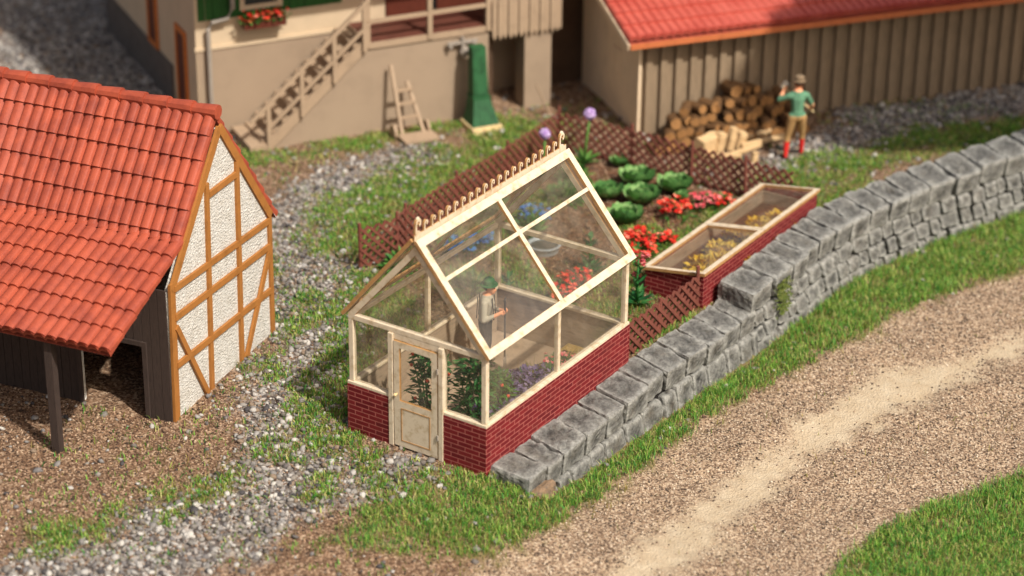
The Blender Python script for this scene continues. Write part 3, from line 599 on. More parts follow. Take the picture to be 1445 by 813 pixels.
# tall stalks
def stalk(loc, h, label, cat, petal=None, name='leaf_stalk', wl=.12):
    t = thing(name, label, cat, (*loc, hz(*loc)), random.uniform(0, 6)); m = MB(); m.tube([(0, 0, 0), (.02, .01, h*.5), (0, .02, h)], [.03, .026, .014], 7); m.build('stem', 'darkleaf', t, smooth=True)
    m = MB()
    for k in range(int(h*17)):
        z = h*(.1+.85*k/(h*17)); a = k*2.4; m.leaf((0, 0, z), (math.cos(a), math.sin(a), .5), (0, 0, 1), .24*(1.15-z/h*.55), wl, -.25)
    for k in range(9): a = 2*PI*k/9; m.leaf((0, 0, .03), (math.cos(a), math.sin(a), .35), (0, 0, 1), .34, .12, -.1)
    m.build('leaves', 'darkleaf', t)
    if petal:
        m = MB()
        for z, r in ((h, .11), (h*.88, .09), (h*.62, .08)): a = random.uniform(0, 6); blossoms(m, (.05*math.cos(a), .05*math.sin(a)-.04, z-r), r, 14, .055, (.5, 1.6))
        m.build('blossoms', petal, t)
stalk((6.55, 1.1), .92, 'pink flowering stalk between the glasshouse and cold frame', 'hollyhock', 'pink', 'hollyhock', .09)
stalk((7.25, 2.55), .85, 'tall green leafy stalk seen through the right roof pane', 'plant')
stalk((5.15, 3.0), .75, 'short green stalk close behind the rear gable', 'plant')
# round tub
t = thing('round_tub', 'round zinc tub of dark water behind the glasshouse', 'tub', (7.55, 3.75, hz(7.55, 3.75)))
m = MB(); n = 28
pr = [(.28, 0), (.30, .12), (.33, .135), (.33, .155), (.28, .15), (.26, .04)]
m.add([(r*math.cos(2*PI*k/n), r*math.sin(2*PI*k/n), z) for r, z in pr for k in range(n)], [(j*n+k, j*n+(k+1) % n, (j+1)*n+(k+1) % n, (j+1)*n+k) for j in range(len(pr)-1) for k in range(n)]); m.build('basin', 'zinc', t, smooth=True)
m = MB(); m.add([(.275*math.cos(2*PI*k/n), .275*math.sin(2*PI*k/n), .10) for k in range(n)], [tuple(range(n))]); m.build('water_surface', 'tubwater', t)

# plants inside the glasshouse
def bush(loc, r, h, label, n=240, mat='darkleaf', dots=None, z0=.15, L=.15):
    t = thing('bushy_plant', label, 'plant', (*loc, z0), 0, 'leafy plants inside the glasshouse'); m = MB()
    for k in range(6): a = 2*PI*k/6; m.tube([(0, 0, -.03), (math.cos(a)*r*.4, math.sin(a)*r*.4, h*.5), (math.cos(a)*r*.7, math.sin(a)*r*.7, h*.85)], [.02, .014, .008], 5)
    m.build('stem', 'darkleaf', t); m = MB()
    for _ in range(n):
        z = random.uniform(.1, 1)*h; q = math.sqrt(random.random())*r*(1-.35*(z/h)); a = random.uniform(0, 2*PI)
        m.leaf((q*math.cos(a), q*math.sin(a), z), (math.cos(a)+random.uniform(-.6, .6), math.sin(a)+random.uniform(-.6, .6), random.uniform(-.5, .6)), (random.uniform(-.2, .2), random.uniform(-.2, .2), 1), L*random.uniform(.6, 1.2), L*.42, random.uniform(-.3, .2), 2)
    m.build('foliage', mat, t)
    if dots:
        for _ in range(8): m = MB(); a = random.uniform(0, 6); z = random.uniform(.4, 1)*h; m.ball((r*.8*math.cos(a), r*.8*math.sin(a), z), .03, 6, 5); m.build('fruit', dots, t)
bush((.6, 1.5), .38, 1.6, 'tall green tomato plant behind the glazed door', 560, dots='red', z0=.01)
bush((.56, .6), .36, 1.6, 'dense dark green plant behind the window right of the door', 620, z0=.12)
bush((1.05, .52), .3, 1.05, 'green bushy plant in the front corner of the bed with a red fruit', 460, 'leaf', 'red')
for x, y, lb in ((1.35, .48, 'purple flower clump in the bed nearest the front corner'), (1.05, .45, 'low purple flowers against the front end of the sill'), (1.75, .62, 'large purple flower clump in the middle of the bed'), (2.0, .48, 'purple flower clump next to the large one'), (.75, .46, 'small purple clump under the corner window')):
    flower_clump('purple_flowers', lb, 'flowers', (x, y, .5), .3, 130, 110, .06, 'purple', 'darkleaf', 'purple flowers in the glasshouse bed', .14, .05)
flower_clump('mixed_flowers', 'pinkish flowers on a green plant beyond the middle post', 'flowers', (2.95, .5, .42), .28, 110, 40, .05, 'pink', 'darkleaf')
flower_clump('purple_flowers', 'dark mauve flowers beside the brick wall past the middle post', 'flowers', (2.65, .45, .45), .2, 50, 20, .05, 'purple', 'darkleaf', 'purple flowers in the glasshouse bed')
for k, (x, y, lb) in enumerate(((2.45, .75, 'golden dry grass tuft in the middle of the bed'), (1.4, .78, 'golden dry grass tuft at the back edge of the bed'))):
    t = thing('grass_tuft', lb, 'grass tuft', (x, y, .26), 0, 'dry tufts in the glasshouse bed'); m = MB()
    for _ in range(220): a = random.uniform(0, 6.3); m.leaf((random.uniform(-.3, .3), random.uniform(-.1, .1), 0), (math.cos(a)*.5, math.sin(a)*.5, 1), (math.cos(a+1), math.sin(a+1), .1), random.uniform(.25, .5), .025, .3)
    m.build('blades', 'straygrass', t)

# ================================================================== cold frame
cf = thing('cold_frame', 'low brick cold frame with two wooden framed glass lights', 'cold frame', (7.1, .07, 0))
CX, CY, ZL, ZR = 4.45, 1.21, .5, .69            # local: x along, y across; ZR on the wall side
def zc(y): return ZR+(ZL-ZR)*y/CY
m = MB(); m.plate([(0, 0, -.2), (0, CY, -.2), (0, CY, ZL-.04), (0, 0, ZR-.04)], (.06, 0, 0)); m.build('brick_end', 'brick', cf)
m = MB(); m.plate([(CX-.06, 0, -.2), (CX-.06, CY, -.2), (CX-.06, CY, ZL-.04), (CX-.06, 0, ZR-.04)], (.06, 0, 0)); m.build('brick_end', 'brick', cf)
m = MB(); m.box(.063, CX-.063, 0, .06, -.2, ZR-.05); m.build('brick_side', 'brick', cf)
m = MB(); m.box(.063, CX-.063, CY-.06, CY, -.2, ZL-.045); m.build('brick_side', 'brick', cf)
m = MB(); m.box(.064, CX-.064, .062, CY-.062, -.1, .2); m.build('soil_fill', 'soil', cf)
m = MB(); m.ring([(.062, .062, .1), (CX-.062, .062, .1), (CX-.062, CY-.062, .1), (.062, CY-.062, .1)], [(.09, .09, .1), (CX-.09, .09, .1), (CX-.09, CY-.09, .1), (.09, CY-.09, .1)], (0, 0, .34)); m.build('inner_lining', 'board', cf)
def P3(x, y, h=0): return (x, y, zc(y)-.03+h)
for a, b in ((-.04, CX/2-.006), (CX/2+.006, CX+.04)):
    w = .085; m = MB(); m.ring([P3(a, -.04), P3(b, -.04), P3(b, CY+.04), P3(a, CY+.04)], [P3(a+w, .07), P3(b-w*.6, .07), P3(b-w*.6, CY-.07), P3(a+w, CY-.07)], (0, 0, .06), 0, 1)
    o = m.build('glazed_light', ('wood', 'cut'), cf); m = MB(); m.plate([P3(a+w-.02, .05, .015), P3(b-w*.6+.02, .05, .015), P3(b-w*.6+.02, CY-.05, .015), P3(a+w-.02, CY-.05, .015)], (0, 0, .006)); m.build('pane', 'glass', o)
YL = [(.55, .3, 'yellow seedlings near the low front corner of the cold frame'), (.95, .55, 'yellow leafed plant in the middle of the front light'), (1.35, .35, 'large yellow plant beside the crossbar of the cold frame'), (1.75, .6, 'yellow plant under the crossbar'), (1.7, .25, 'yellow plant against the wall side, front light'), (2.75, .3, 'yellow plant just past the crossbar'), (3.1, .5, 'yellow plant in the middle of the far light'), (3.5, .28, 'yellow plant in the far light beside the brick side'), (2.5, .62, 'small yellow plant at the left of the crossbar')]
for i, (x, y, lb) in enumerate(YL):
    t = thing('yellow_plant', lb, 'plant', (7.1+x, .07+y, .2), 0, 'yellow plants in the cold frame'); m = MB(); leafy(m, (0, 0, .05), .27, 150, .14, .1, .7); m.build('foliage', 'yellow', t)

# ================================================================== fences
def fence(name, label, pts, h, sp, w, th, posts, z=None, post_r=.035, drop=.03):
    """crossed slats between the corner points, one lattice mesh, each post its own"""
    t = thing(name, label, 'lattice fence', (pts[0][0], pts[0][1], 0)); m = MB()
    for a, b in zip(pts[:-1], pts[1:]):
        A, B = Vector((a[0], a[1], 0)), Vector((b[0], b[1], 0)); D = B-A; Ln = D.length; D.normalize(); Nn = Vector((-D.y, D.x, 0))
        za = hz(*a) if z is None else z; zb = hz(*b) if z is None else z
        def Q(s, q, o): s_ = max(0, min(Ln, s)); return A+D*s+Nn*o+Vector((0, 0, za+(zb-za)*s_/Ln+q+drop))
        for sg in (1, -1):
            k = -h
            while k < Ln:
                s0, q0 = k, 0.; s1, q1 = k+h, h
                if s0 < 0: q0 = -s0; s0 = 0
                if s1 > Ln: q1 = h-(s1-Ln); s1 = Ln
                if q1-q0 > .08:
                    j = random.uniform(-.012, .012)
                    a_, b_ = (Q(s0, q0, sg*th*.55), Q(s1, q1+j, sg*th*.55)) if sg > 0 else (Q(s0, h-q0+j, -th*.55), Q(s1, h-q1, -th*.55))
                    m.beam(a_, b_, w, th, Nn)
                k += sp
    m.build('lattice', 'lattice', t, world=True)
    for px, py, ph in posts:
        q = MB(); zz_ = hz(px, py) if z is None else z; lx, ly = random.uniform(-.03, .03), random.uniform(-.03, .03)
        q.tube([(px, py, zz_-.1), (px+lx, py+ly, zz_+ph)], [post_r, post_r*.9], 8); q.build('post', 'lattice', t, world=True)
    return t
pl = [(4.92, 6.1), (5.72, 5.82), (6.1, 5.92), (7.9, 5.98), (9.7, 6.0), (11.75, 6.1), (11.82, 4.4), (11.8, 2.7), (11.72, .7)]
pp = [(4.95, 6.12), (5.76, 5.86), (6.14, 5.95), (7.9, 6.02), (9.75, 6.04), (11.78, 6.14), (11.84, 4.4), (11.74, 2.95), (11.7, 1.7)]
fence('lattice_fence', 'long reddish brown lattice fence round the far side of the garden', pl, .8, .2, .05, .024, [(x, y, .94) for x, y in pp])
fence('lattice_fence', 'short brown lattice fence leaning between glasshouse and cold frame', [(4.5, .22), (7.04, .12)], .66, .215, .06, .025, [(4.48, .26, .5), (5.75, .2, .7), (7.02, .15, .86)], post_r=.04)

# ================================================================== stone wall
sw = thing('stone_wall', 'rough grey dry stone wall stepping up along the track', 'stone wall', (0, 0, 0))
G = 9
def stone(m, c, ax, ay, az, seed, k=7., amp=.05, mi=0, fr=2.3):
    c = np.array(c, float); ax, ay, az = (np.array(v, float) for v in (ax, ay, az)); u = np.linspace(-1, 1, G); U, V = np.meshgrid(u, u, indexing='ij'); U, V = U.ravel(), V.ravel(); O = np.ones_like(U)
    fs = []; vs = []
    for n_, (X, Y, Z) in enumerate(((O, U, V), (-O, V, U), (U, O, V)[::1], (V, -O, U), (U, V, O), (V, U, -O))):
        p = np.stack([X, Y, Z], 1); p = p/(np.sum(np.abs(p)**k, 1)**(1/k))[:, None]*1.0
        w = c+p[:, :1]*ax+p[:, 1:2]*ay+p[:, 2:]*az
        nn = p[:, :1]**3*ax/np.linalg.norm(ax)+p[:, 1:2]**3*ay/np.linalg.norm(ay)+p[:, 2:]**3*az/np.linalg.norm(az); nn /= np.linalg.norm(nn, axis=1)[:, None]+1e-9
        d = (vnoise(w[:, 0]*1., w[:, 1]+w[:, 2]*.7, 0, 5.5*fr/2.3, seed % 5)-.5)*1.3+(vnoise(w[:, 0]+w[:, 2], w[:, 1]-w[:, 2], 0, 14, 3)-.5)*.6
        w = w+nn*(d*amp)[:, None]; o = n_*G*G; vs.append(w)
        fs += [(o+i*G+j, o+(i+1)*G+j, o+(i+1)*G+j+1, o+i*G+j+1) for i in range(G-1) for j in range(G-1)]
    vs = np.concatenate(vs); key = {}; mp = []; out = []
    for v in vs:
        q = tuple(np.round(v, 4)); 
        if q not in key: key[q] = len(out); out.append(tuple(v))
        mp.append(key[q])
    m.add(out, [tuple(mp[i] for i in f) for f in fs], mi)
def wall_front(x): return wall_back(x)-.78-.06*ss(8, 11, x)
def ztop(x): return .13 if x < 7.33 else .47+.05*ss(8, 12, x)
xs_low = [.12, .72, 1.2, 1.95, 2.62, 3.2, 3.95, 4.55, 5.2, 5.85, 6.4, 7.0, 7.55]
xs_hi = [7.32, 8.15, 8.85, 9.45, 10.05, 10.6, 11.2, 11.8, 12.4, 13.0, 13.6, 14.3, 15, 15.7, 16.4, 17.1, 17.9, 18.7, 19.5, 20.3]
mc = MB(); sd = 0
def coping(xs, hh):
    global sd
    for a, b in zip(xs[:-1], xs[1:]):
        sd += 1; xc = (a+b)/2; ang = math.atan2(wall_back(xc+.3)-wall_back(xc-.3), .6); ca, sa = math.cos(ang), math.sin(ang)
        yb, yf = wall_back(xc), wall_front(xc)+random.uniform(-.05, .04); hx = (b-a)/2-.016; hy = (yb-yf)/2; z = ztop(xc)+random.uniform(-.02, .02)
        sk = .10 if a > .5 else .0
        stone(mc, (xc, (yb+yf)/2, z-hh), (hx*ca, hx*sa, 0), (-hy*sa+sk, hy*ca, random.uniform(-.01, .02)), (0, -.02, hh), sd, 22, .045, 0)
coping(xs_low, .20); coping(xs_hi, .21); 
mc.build('coping_stone', 'stone', sw)['kind'] = 'thing'
mm = MB()
def courses(xa, xb, top, n, seed):
    r = random.Random(seed)
    for c in range(n):
        x = xa+r.uniform(0, .15)
        while x < xb:
            w = r.uniform(.26, .56) if n > 2 else r.uniform(.4, .75); x2 = min(x+w, xb+.1); xc = (x+x2)/2; zb = road_z(xc)-.1; zt = top(xc); hh = (zt-zb)/n; z = zt-hh*(c+.5)+r.uniform(-.02, .02)
            batter = .05+.10*(zt-z)/max(.3, zt-zb); yf = wall_front(xc)-batter+.05+r.uniform(-.03, .02)
            ang = math.atan2(wall_front(xc+.3)-wall_front(xc-.3), .6); ca, sa = math.cos(ang), math.sin(ang); hx = (x2-x)/2-.024
            stone(mm, (xc, yf+.17, z), (hx*ca, hx*sa, 0), (-.2*sa, .2*ca, 0), (0, .04, hh/2-.022-r.uniform(0, .012)), r.randrange(99), r.choice((9, 13, 18)), .04, 0)
            x = x2
courses(.3, 7.4, lambda x: -.265, 1, 3)
courses(7.3, 20, lambda x: ztop(x)-.415, 3, 9)
mm.build('masonry', 'stone', sw)
# dark joint filling behind the faces, following the wall
mj = MB(); X = np.concatenate([np.arange(.35, 7.35, .25), [7.39]]); 
def core(X, zt, off):
    n = len(X); vs = []
    for x in X: yb, yf = wall_back(x)-.1, wall_front(x)+off; zb = road_z(x)-.4; vs += [(x, yb, zb), (x, yb, zt(x)), (x, yf, zt(x)), (x, yf-.05, zb)]
    fs = [(4*i+j, 4*i+(j+1) % 4, 4*i+4+(j+1) % 4, 4*i+4+j) for i in range(n-1) for j in range(4)]+[(0, 1, 2, 3), (4*n-4, 4*n-1, 4*n-2, 4*n-3)]; mj.add(vs, fs)
core(X, lambda x: -.03, .10); core(np.arange(7.41, 20.3, .3), lambda x: ztop(x)-.15, .10)
mj.build('mortar_core', 'mortar', sw)
m = MB(); stone(m, (.42, -.74, -.27), (.27, .03, 0), (-.05, .16, 0), (0, .03, .15), 5, 10, .05); tag(m.build('rusty_end_stone', 'rust', sw), 'rust stained stone')
m = MB()
for _ in range(500):
    x = random.gauss(8.25, .13); z = random.uniform(-.25, .4); y = wall_front(x)-.09-.08*(.4-z)
    m.leaf((x, y, z), (random.uniform(-1, 1), -.6, random.uniform(-1, .6)), (0, -1, .3), random.uniform(.03, .07), .03, .2, 2)
m.build('moss', 'moss', sw)

# ================================================================== roof tiles
def tiled(o0, u, d, Lu, Ld, cw, rh, amp, step, mat, name, parent, t=.07, nu=8, nd=5):
    """curved tiles over the slope: o0 top corner, u along the ridge, d down the slope"""
    o0, u, d = Vector(o0), Vector(u).normalized(), Vector(d).normalized(); nrm = u.cross(d).normalized()
    if nrm.z < 0: nrm = -nrm
    U = int(round(Lu/cw))*nu; R = int(math.ceil(Ld/rh)); vs = []; fs = []; rows = []
    for r in range(R):
        jit = [random.uniform(-.004, .004) for _ in range(U//nu+1)]
        for q in range(nd+1):
            s = min(Ld, (r+q/nd)*rh*1.0); row = []
            for i in range(U+1):
                x = Lu*i/U; c = (x/cw) % 1.0; hh = amp*(1-abs(2*c-1)**2.6)-amp*.35*(c < .06 or c > .94)
                z = hh+step*(q/nd)+jit[min(i//nu, len(jit)-1)]
                row.append(len(vs)); vs.append(o0+u*x+d*s+nrm*z)
            rows.append(row)
    for a, b in zip(rows[:-1], rows[1:]): fs += [(a[i], a[i+1], b[i+1], b[i]) for i in range(U)]
    n0 = len(vs); bot = [o0-nrm*t, o0+u*Lu-nrm*t, o0+u*Lu+d*Ld-nrm*t, o0+d*Ld-nrm*t]; m = MB(); m.add(vs, fs)
    # verge and eave edges, underside
    def strip(idx, off=-nrm*t): p = [vs[i] for i in idx]; k = len(p); m.add(p+[q+off for q in p], [(i, i+1, k+i+1, k+i) for i in range(k-1)])
    strip([r[0] for r in rows]); strip([r[-1] for r in rows]); strip(rows[-1]); strip(rows[0]); m.add(bot, [(0, 1, 2, 3)])
    o = m.build(name, mat, parent)
    return o
# ------------------------------------------------ timber framed house
HA = rad(10.27)
ht = thing('timber_framed_house', 'white plastered house with ochre timber framing and red tiled roof', 'house', (-1.41, 5.25, 0), HA)
DP = 9.0
m = MB(); m.plate([(.02, 0, -.3), (3.5, 0, -.3), (3.5, 0, 2.32), (1.9, 0, 4.5), (.1, 0, 2.3)], (0, .1, 0)); m.build('gable_wall', 'stucco', ht)
m = MB(); m.plate([(.0, .102, -.3), (.0, .32, -.3), (.0, .32, 1.38), (.0, 1.72, 1.38), (.0, 1.72, -.3), (.0, DP, -.3), (.0, DP, 2.25), (.0, .102, 2.25)], (.1, 0, 0)); m.box(3.4, 3.5, .102, DP, -.3, 2.3); m.box(.1, 3.4, DP-.1, DP, -.3, 2.3)
m.plate([(.1, DP-.1, 2.3), (3.4, DP-.1, 2.3), (1.9, DP-.1, 4.5)], (0, .1, 0)); m.build('side_wall', 'stucco', ht)
m = MB()
B_ = dict(pl=((.085, -.25), (.16, 2.46), .18), pr=((3.44, -.2), (3.46, 2.26), .13), rl=((.14, 2.34), (1.9, 4.52), .17), rr=((1.9, 4.52), (3.5, 2.27), .17),
          p1=((1.25, -.2), (1.4, 3.72), .125), p2=((2.3, -.2), (2.41, 3.72), .125), h1=((1.45, 3.5), (2.36, 3.5), .12), h2=((.2, 2.34), (3.42, 2.2), .12), h3=((.18, 1.83), (3.42, 1.72), .125), h4=((.16, .97), (3.4, .88), .125),
          b1=((.2, 1.66), (1.1, -.02), .12), b2=((3.4, 1.64), (2.42, -.02), .12))
for i, (k, ((a, b), (c, d), w)) in enumerate(B_.items()): m.beam((a, -.012-.0022*i, b), (c, -.012-.0022*i, d), w*.86, .05, (0, 1, 0))
m.build('timber_frame', 'timber', ht)
m = MB()
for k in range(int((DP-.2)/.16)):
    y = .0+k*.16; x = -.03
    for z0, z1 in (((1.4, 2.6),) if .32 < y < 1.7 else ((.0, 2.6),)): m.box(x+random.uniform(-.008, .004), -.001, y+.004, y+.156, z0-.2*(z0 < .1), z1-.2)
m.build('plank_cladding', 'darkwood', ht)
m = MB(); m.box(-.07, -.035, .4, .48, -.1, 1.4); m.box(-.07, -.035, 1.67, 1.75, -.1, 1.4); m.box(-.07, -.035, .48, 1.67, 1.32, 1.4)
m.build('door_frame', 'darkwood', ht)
sl_a = Vector((-1.76, 0, -2.42)).normalized()
rfl = tiled((1.86, .0, 4.80), (0, 1, 0), (-1.33, 0, -1.80), DP+.2, 2.24, .195, .42, .05, .045, 'tile', 'main_roof', ht)
tiled((1.84, .0, 4.79), (0, 1, 0), (1.95, 0, -2.62), DP+.2, 3.28, .195, .42, .05, .045, 'tile', 'main_roof', ht)
tiled((.6, -.02, 3.04), (0, 1, 0), (-1.73, 0, -.66), DP+.1, 2.55, .195, .42, .05, .045, 'tile', 'porch_roof', ht)
m = MB()
for k in range(int((DP+.2)/.45)):
    y = -.04+k*.45; m.tube([(1.86, y, 4.80), (1.86, y+.1, 4.80), (1.86, y+.47, 4.785)], [.125, .12, .1], 10)
m.build('ridge_tiles', 'tile', ht, smooth=False)
m = MB(); m.beam((-1.6, 1.2, 0-.3), (-1.6, 1.2, 2.05), .14, .14, (0, 1, 0)); m.beam((-1.6, 5, -.3), (-1.6, 5, 2.05), .14, .14, (0, 1, 0)); m.beam((-1.6, 0.2, 2.08), (-1.6, DP, 2.08), .14, .16); m.build('porch_post', 'darkwood', ht)

# ================================================================== farmhouse behind
fh = thing('farmhouse', 'cream and brown farmhouse with outside stair, raised deck and green boarding', 'house', (8.6, 10.95, 0), rad(-32.5))
FY = 1.2
def P_(name, mat, boxes, par=fh, bevel=0):
    m = MB(); [m.box(*b) for b in boxes]; return m.build(name, mat, par, bevel=bevel)
m = MB(); m.plate([(-.12, 0, -.4), (4.75, 0, -.4), (4.75, 0, 1.86), (2.0, 0, 1.86), (-.12, 0, .02)], (0, .16, 0)); m.build('flank_wall', 'housebase', fh)
P_('base_wall', 'housebase', [(-1.26, 9.5, FY, FY+.25, -.4, 1.88)])
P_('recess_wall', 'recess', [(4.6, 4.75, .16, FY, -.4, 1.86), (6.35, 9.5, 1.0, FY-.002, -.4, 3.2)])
P_('upper_wall', 'cream', [(-1.24, 2.9, FY+.02, FY+.25, 1.88, 2.5), (1.9, 2.9, FY+.02, FY+.25, 2.5, 4.6)]); P_('upper_wall', 'cream', [(5.28, 9.5, FY+.02, FY+.25, 1.88, 4.6)])
P_('window_band', 'cream', [(-1.3, 1.97, FY-.03, FY+.019, 1.86, 1.93)])
bs_ = []
for k in range(19): bs_.append((-1.2+k*.165, -1.2+k*.165+.155, FY-.01+.006*(k % 2), FY+.12, 2.5, 4.6))
P_('green_boarding', 'greenboard', bs_)
o = P_('double_door', 'reddoor', [(2.92, 3.95, FY+.0, FY+.06, 2.03, 4.2), (4.08, 5.27, FY+.0, FY+.06, 2.03, 4.2)]); P_('dark_gap_strip', 'black', [(3.951, 4.079, FY+.03, FY+.05, 2.03, 4.2)], o); P_('lintel', 'reddoor', [(2.9, 5.3, FY+.0, FY+.2, 4.2, 4.6)], o)  # black strip between the leaves stands in for the shade of the gap
P_('deck_slab', 'beige', [(1.97, 6.4, -.04, FY-.002, 1.862, 1.99)]); P_('deck_floor', 'deckfloor', [(2.0, 6.36, .0, FY-.004, 1.992, 2.01)])
P_('column', 'housebase', [(5.58, 6.2, -.02, .45, -.3, 1.86)])
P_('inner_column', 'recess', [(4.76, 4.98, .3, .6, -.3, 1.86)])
m = MB()
for k in range(13):
    x = 4.8+k*.121; yq = -.09-.03*(k % 2); m.plate([(x, yq, 1.78), (x+.052, yq, 1.66), (x+.104, yq, 1.78), (x+.104, yq, 3.4), (x, yq, 3.4)], (0, .04+.006*(k % 2), 0))
m.build('plank_skirt', 'beige', fh)
m = MB(); m.box(6.38, 6.42, -.05, 1.0, 1.7, 3.4); m.build('plank_skirt', 'beige', fh)
for x in (2.02, 3.4, 4.72): P_('rail_post', 'beige', [(x-.05, x+.05, -.07, .03, 1.9, 3.05)])
P_('deck_rail', 'beige', [(2.08, 4.66, -.06, .0, 2.42, 2.50), (2.08, 4.66, -.06, .0, 2.98, 3.05)])
# stair
sv0, sv1 = (-.3, .0), (1.97, 1.99)
def st(s, dz=0): return (s, sv0[1]+(sv1[1])*(s-sv0[0])/(sv1[0]-sv0[0])+dz)
nst = 10; m = MB()
for k in range(nst):
    a = sv0[0]+(sv1[0]-sv0[0])*k/nst; b = sv0[0]+(sv1[0]-sv0[0])*(k+1)/nst; z = 1.99*(k+1)/nst; m.box(a-.03, b, .0, 1.1, z-.06, z); m.box(b-.02, b-.001, .0, 1.1, z-.06, z+.1)
m.build('stair_tread', 'beige', fh)
m = MB(); a, b = st(-.35, -.16), st(2.0, -.16); m.plate([(a[0], -.06, a[1]), (b[0], -.06, b[1]), (b[0], -.06, b[1]+.3), (a[0], -.06, a[1]+.3)], (0, .055, 0)); m.build('stringer', 'beige', fh)
P_('stair_base', 'beige', [(-.62, -.2, -.12, 1.1, -.3, .14)])
for s in (-.2, .54, 1.26, 1.93):
    q = st(s); P_('rail_post', 'beige', [(s-.045, s+.045, -.135, -.065, q[1]-.1, q[1]+.96)])
m = MB()
for dz, w in ((.92, .08), (.40, .06)):
    a, b = st(-.6 if dz > .6 else -.25, dz), st(2.05, dz); m.beam((a[0], -.1, a[1]), (b[0], -.1, b[1]), w, .06, (0, 1, 0))
m.build('stair_rail', 'beige', fh)
m = MB(); m.tube([(-1.03, FY-.12, -.2), (-1.03, FY-.12, 2.35), (-.95, FY-.14, 2.5), (-.62, FY-.16, 2.55), (-.5, FY-.16, 2.75), (-.5, FY-.16, 4)], .05, 8); m.build('drainpipe', 'greymetal', fh)
# window over the flower box
m = MB(); m.ring([(-.3, FY-.03, 2.62), (.62, FY-.03, 2.62), (.62, FY-.03, 3.6), (-.3, FY-.03, 3.6)], [(-.2, FY-.03, 2.72), (.52, FY-.03, 2.72), (.52, FY-.03, 3.5), (-.2, FY-.03, 3.5)], (0, .05, 0)); o = m.build('window', 'cream', fh); P_('pane', 'tubwater', [(-.21, .53, FY-.012, FY-.008, 2.71, 3.51)], o)
# left end wall
EX = -1.26
P_('end_wall', 'cream', [(EX-.01, EX+.25, FY+.002, 8.0, .0, 4.6)]); P_('end_foot_band', 'greyband', [(EX-.05, EX-.011, 2.9, 8.0, -.4, .95)])  # dark grey band along the foot of the end wall
for y0, y1, z0, z1 in ((1.85, 2.55, .0, 2.05), (3.9, 4.6, .95, 2.3)):
    m = MB(); x = EX-.06; m.ring([(x, y0, z0), (x, y1, z0), (x, y1, z1), (x, y0, z1)], [(x, y0+.1, z0+.1), (x, y1-.1, z0+.1), (x, y1-.1, z1-.1), (x, y0+.1, z1-.1)], (.05, 0, 0)); o = m.build('side_door' if z0 < .5 else 'side_window', 'orange', fh); P_('pane', 'reddoor', [(x+.02, x+.04, y0+.09, y1-.09, z0+.09, z1-.09)], o)
# far roof (above the picture)
m = MB(); m.plate([(-2, -.6, 4.55), (9.9, -.6, 4.55), (9.9, 4.2, 7.4), (-2, 4.2, 7.4)], (0, 0, .15)); m.plate([(-2, 4.21, 7.4), (9.9, 4.21, 7.4), (9.9, 9, 4.55), (-2, 9, 4.55)], (0, 0, .15)); m.build('roof', 'tile2', fh)
P_('back_wall', 'cream', [(9.25, 9.5, FY+.26, 8, -.4, 4.6), (EX+.26, 9.2, 7.75, 8, -.4, 4.6)])
# flower box
fb = thing('flower_box', 'brown window box of red geraniums hanging on the green boards', 'flower box', tuple(fh.matrix_basis @ Vector((.14, FY-.2, 2.3))), rad(-32.5))
m = MB(); m.ring([(-.45, -.13, 0), (.45, -.13, 0), (.45, .13, 0), (-.45, .13, 0)], [(-.41, -.1, 0), (.41, -.1, 0), (.41, .1, 0), (-.41, .1, 0)], (0, 0, .2)); m.box(-.42, .42, -.11, .11, .01, .15); m.build('planter', 'reddoor', fb)
m = MB(); 
for k in range(6): leafy(m, (-.38+k*.15, -.03, .16), .14, 34, .1, .06)
m.build('foliage', 'leaf', fb); m = MB()
for k in range(7): blossoms(m, (-.38+k*.125, -.05, .12), .15, 9, .05, (.4, 1.4))
m.build('blossoms', 'red', fb)
def fhw(x, y, z): return tuple(fh.matrix_basis @ Vector((x, y, z)))

# white cross-armed fitting under the deck
wf = thing('wall_lantern', 'pale metal fitting with crossed arms under the deck', 'lantern', fhw(4.1, -.12, 1.62), rad(-32.5))
m = MB(); m.box(-.34, .34, -.03, .03, .1, .16); m.box(-.03, .03, -.05, .05, -.02, .24); m.box(-.3, -.24, -.04, .04, .02, .1); m.box(.24, .3, -.04, .04, .02, .1); m.build('bracket', 'greymetal', wf)
m = MB(); m.tube([(.04, 0, .02), (.04, 0, -.1), (.04, 0, -.22)], [.08, .11, .05], 10); m.build('lamp_body', 'greymetal', wf)
# hand truck leaning on the wall
tk = thing('hand_truck', 'weathered wooden hand truck leaning against the brown wall', 'hand truck', fhw(2.75, -.62, .0), rad(-32.5))
m = MB(); m.beam((-.24, -.05, .1), (-.28, .46, 1.5), .07, .07, (1, 0, 0)); m.build('side_rail', 'beige', tk); m = MB(); m.beam((.24, -.05, .1), (.06, .42, 1.1), .07, .07, (1, 0, 0)); m.build('side_rail', 'beige', tk)
for z, y in ((.45, .06), (.72, .17), (.98, .26)): m = MB(); m.box(-.26, .2-.08*z, y-.02, y+.03, z-.03, z+.03); m.build('rung', 'beige', tk)
m = MB(); m.box(-.34, .42, -.48, -.02, .07, .13); m.build('toe_plate', 'beige', tk)
for x in (-.38, .36):
    m = MB(); m.tube([(x-.03, .08, .16), (x+.03, .08, .16)], .16, 14); m.build('wheel', 'beige', tk)
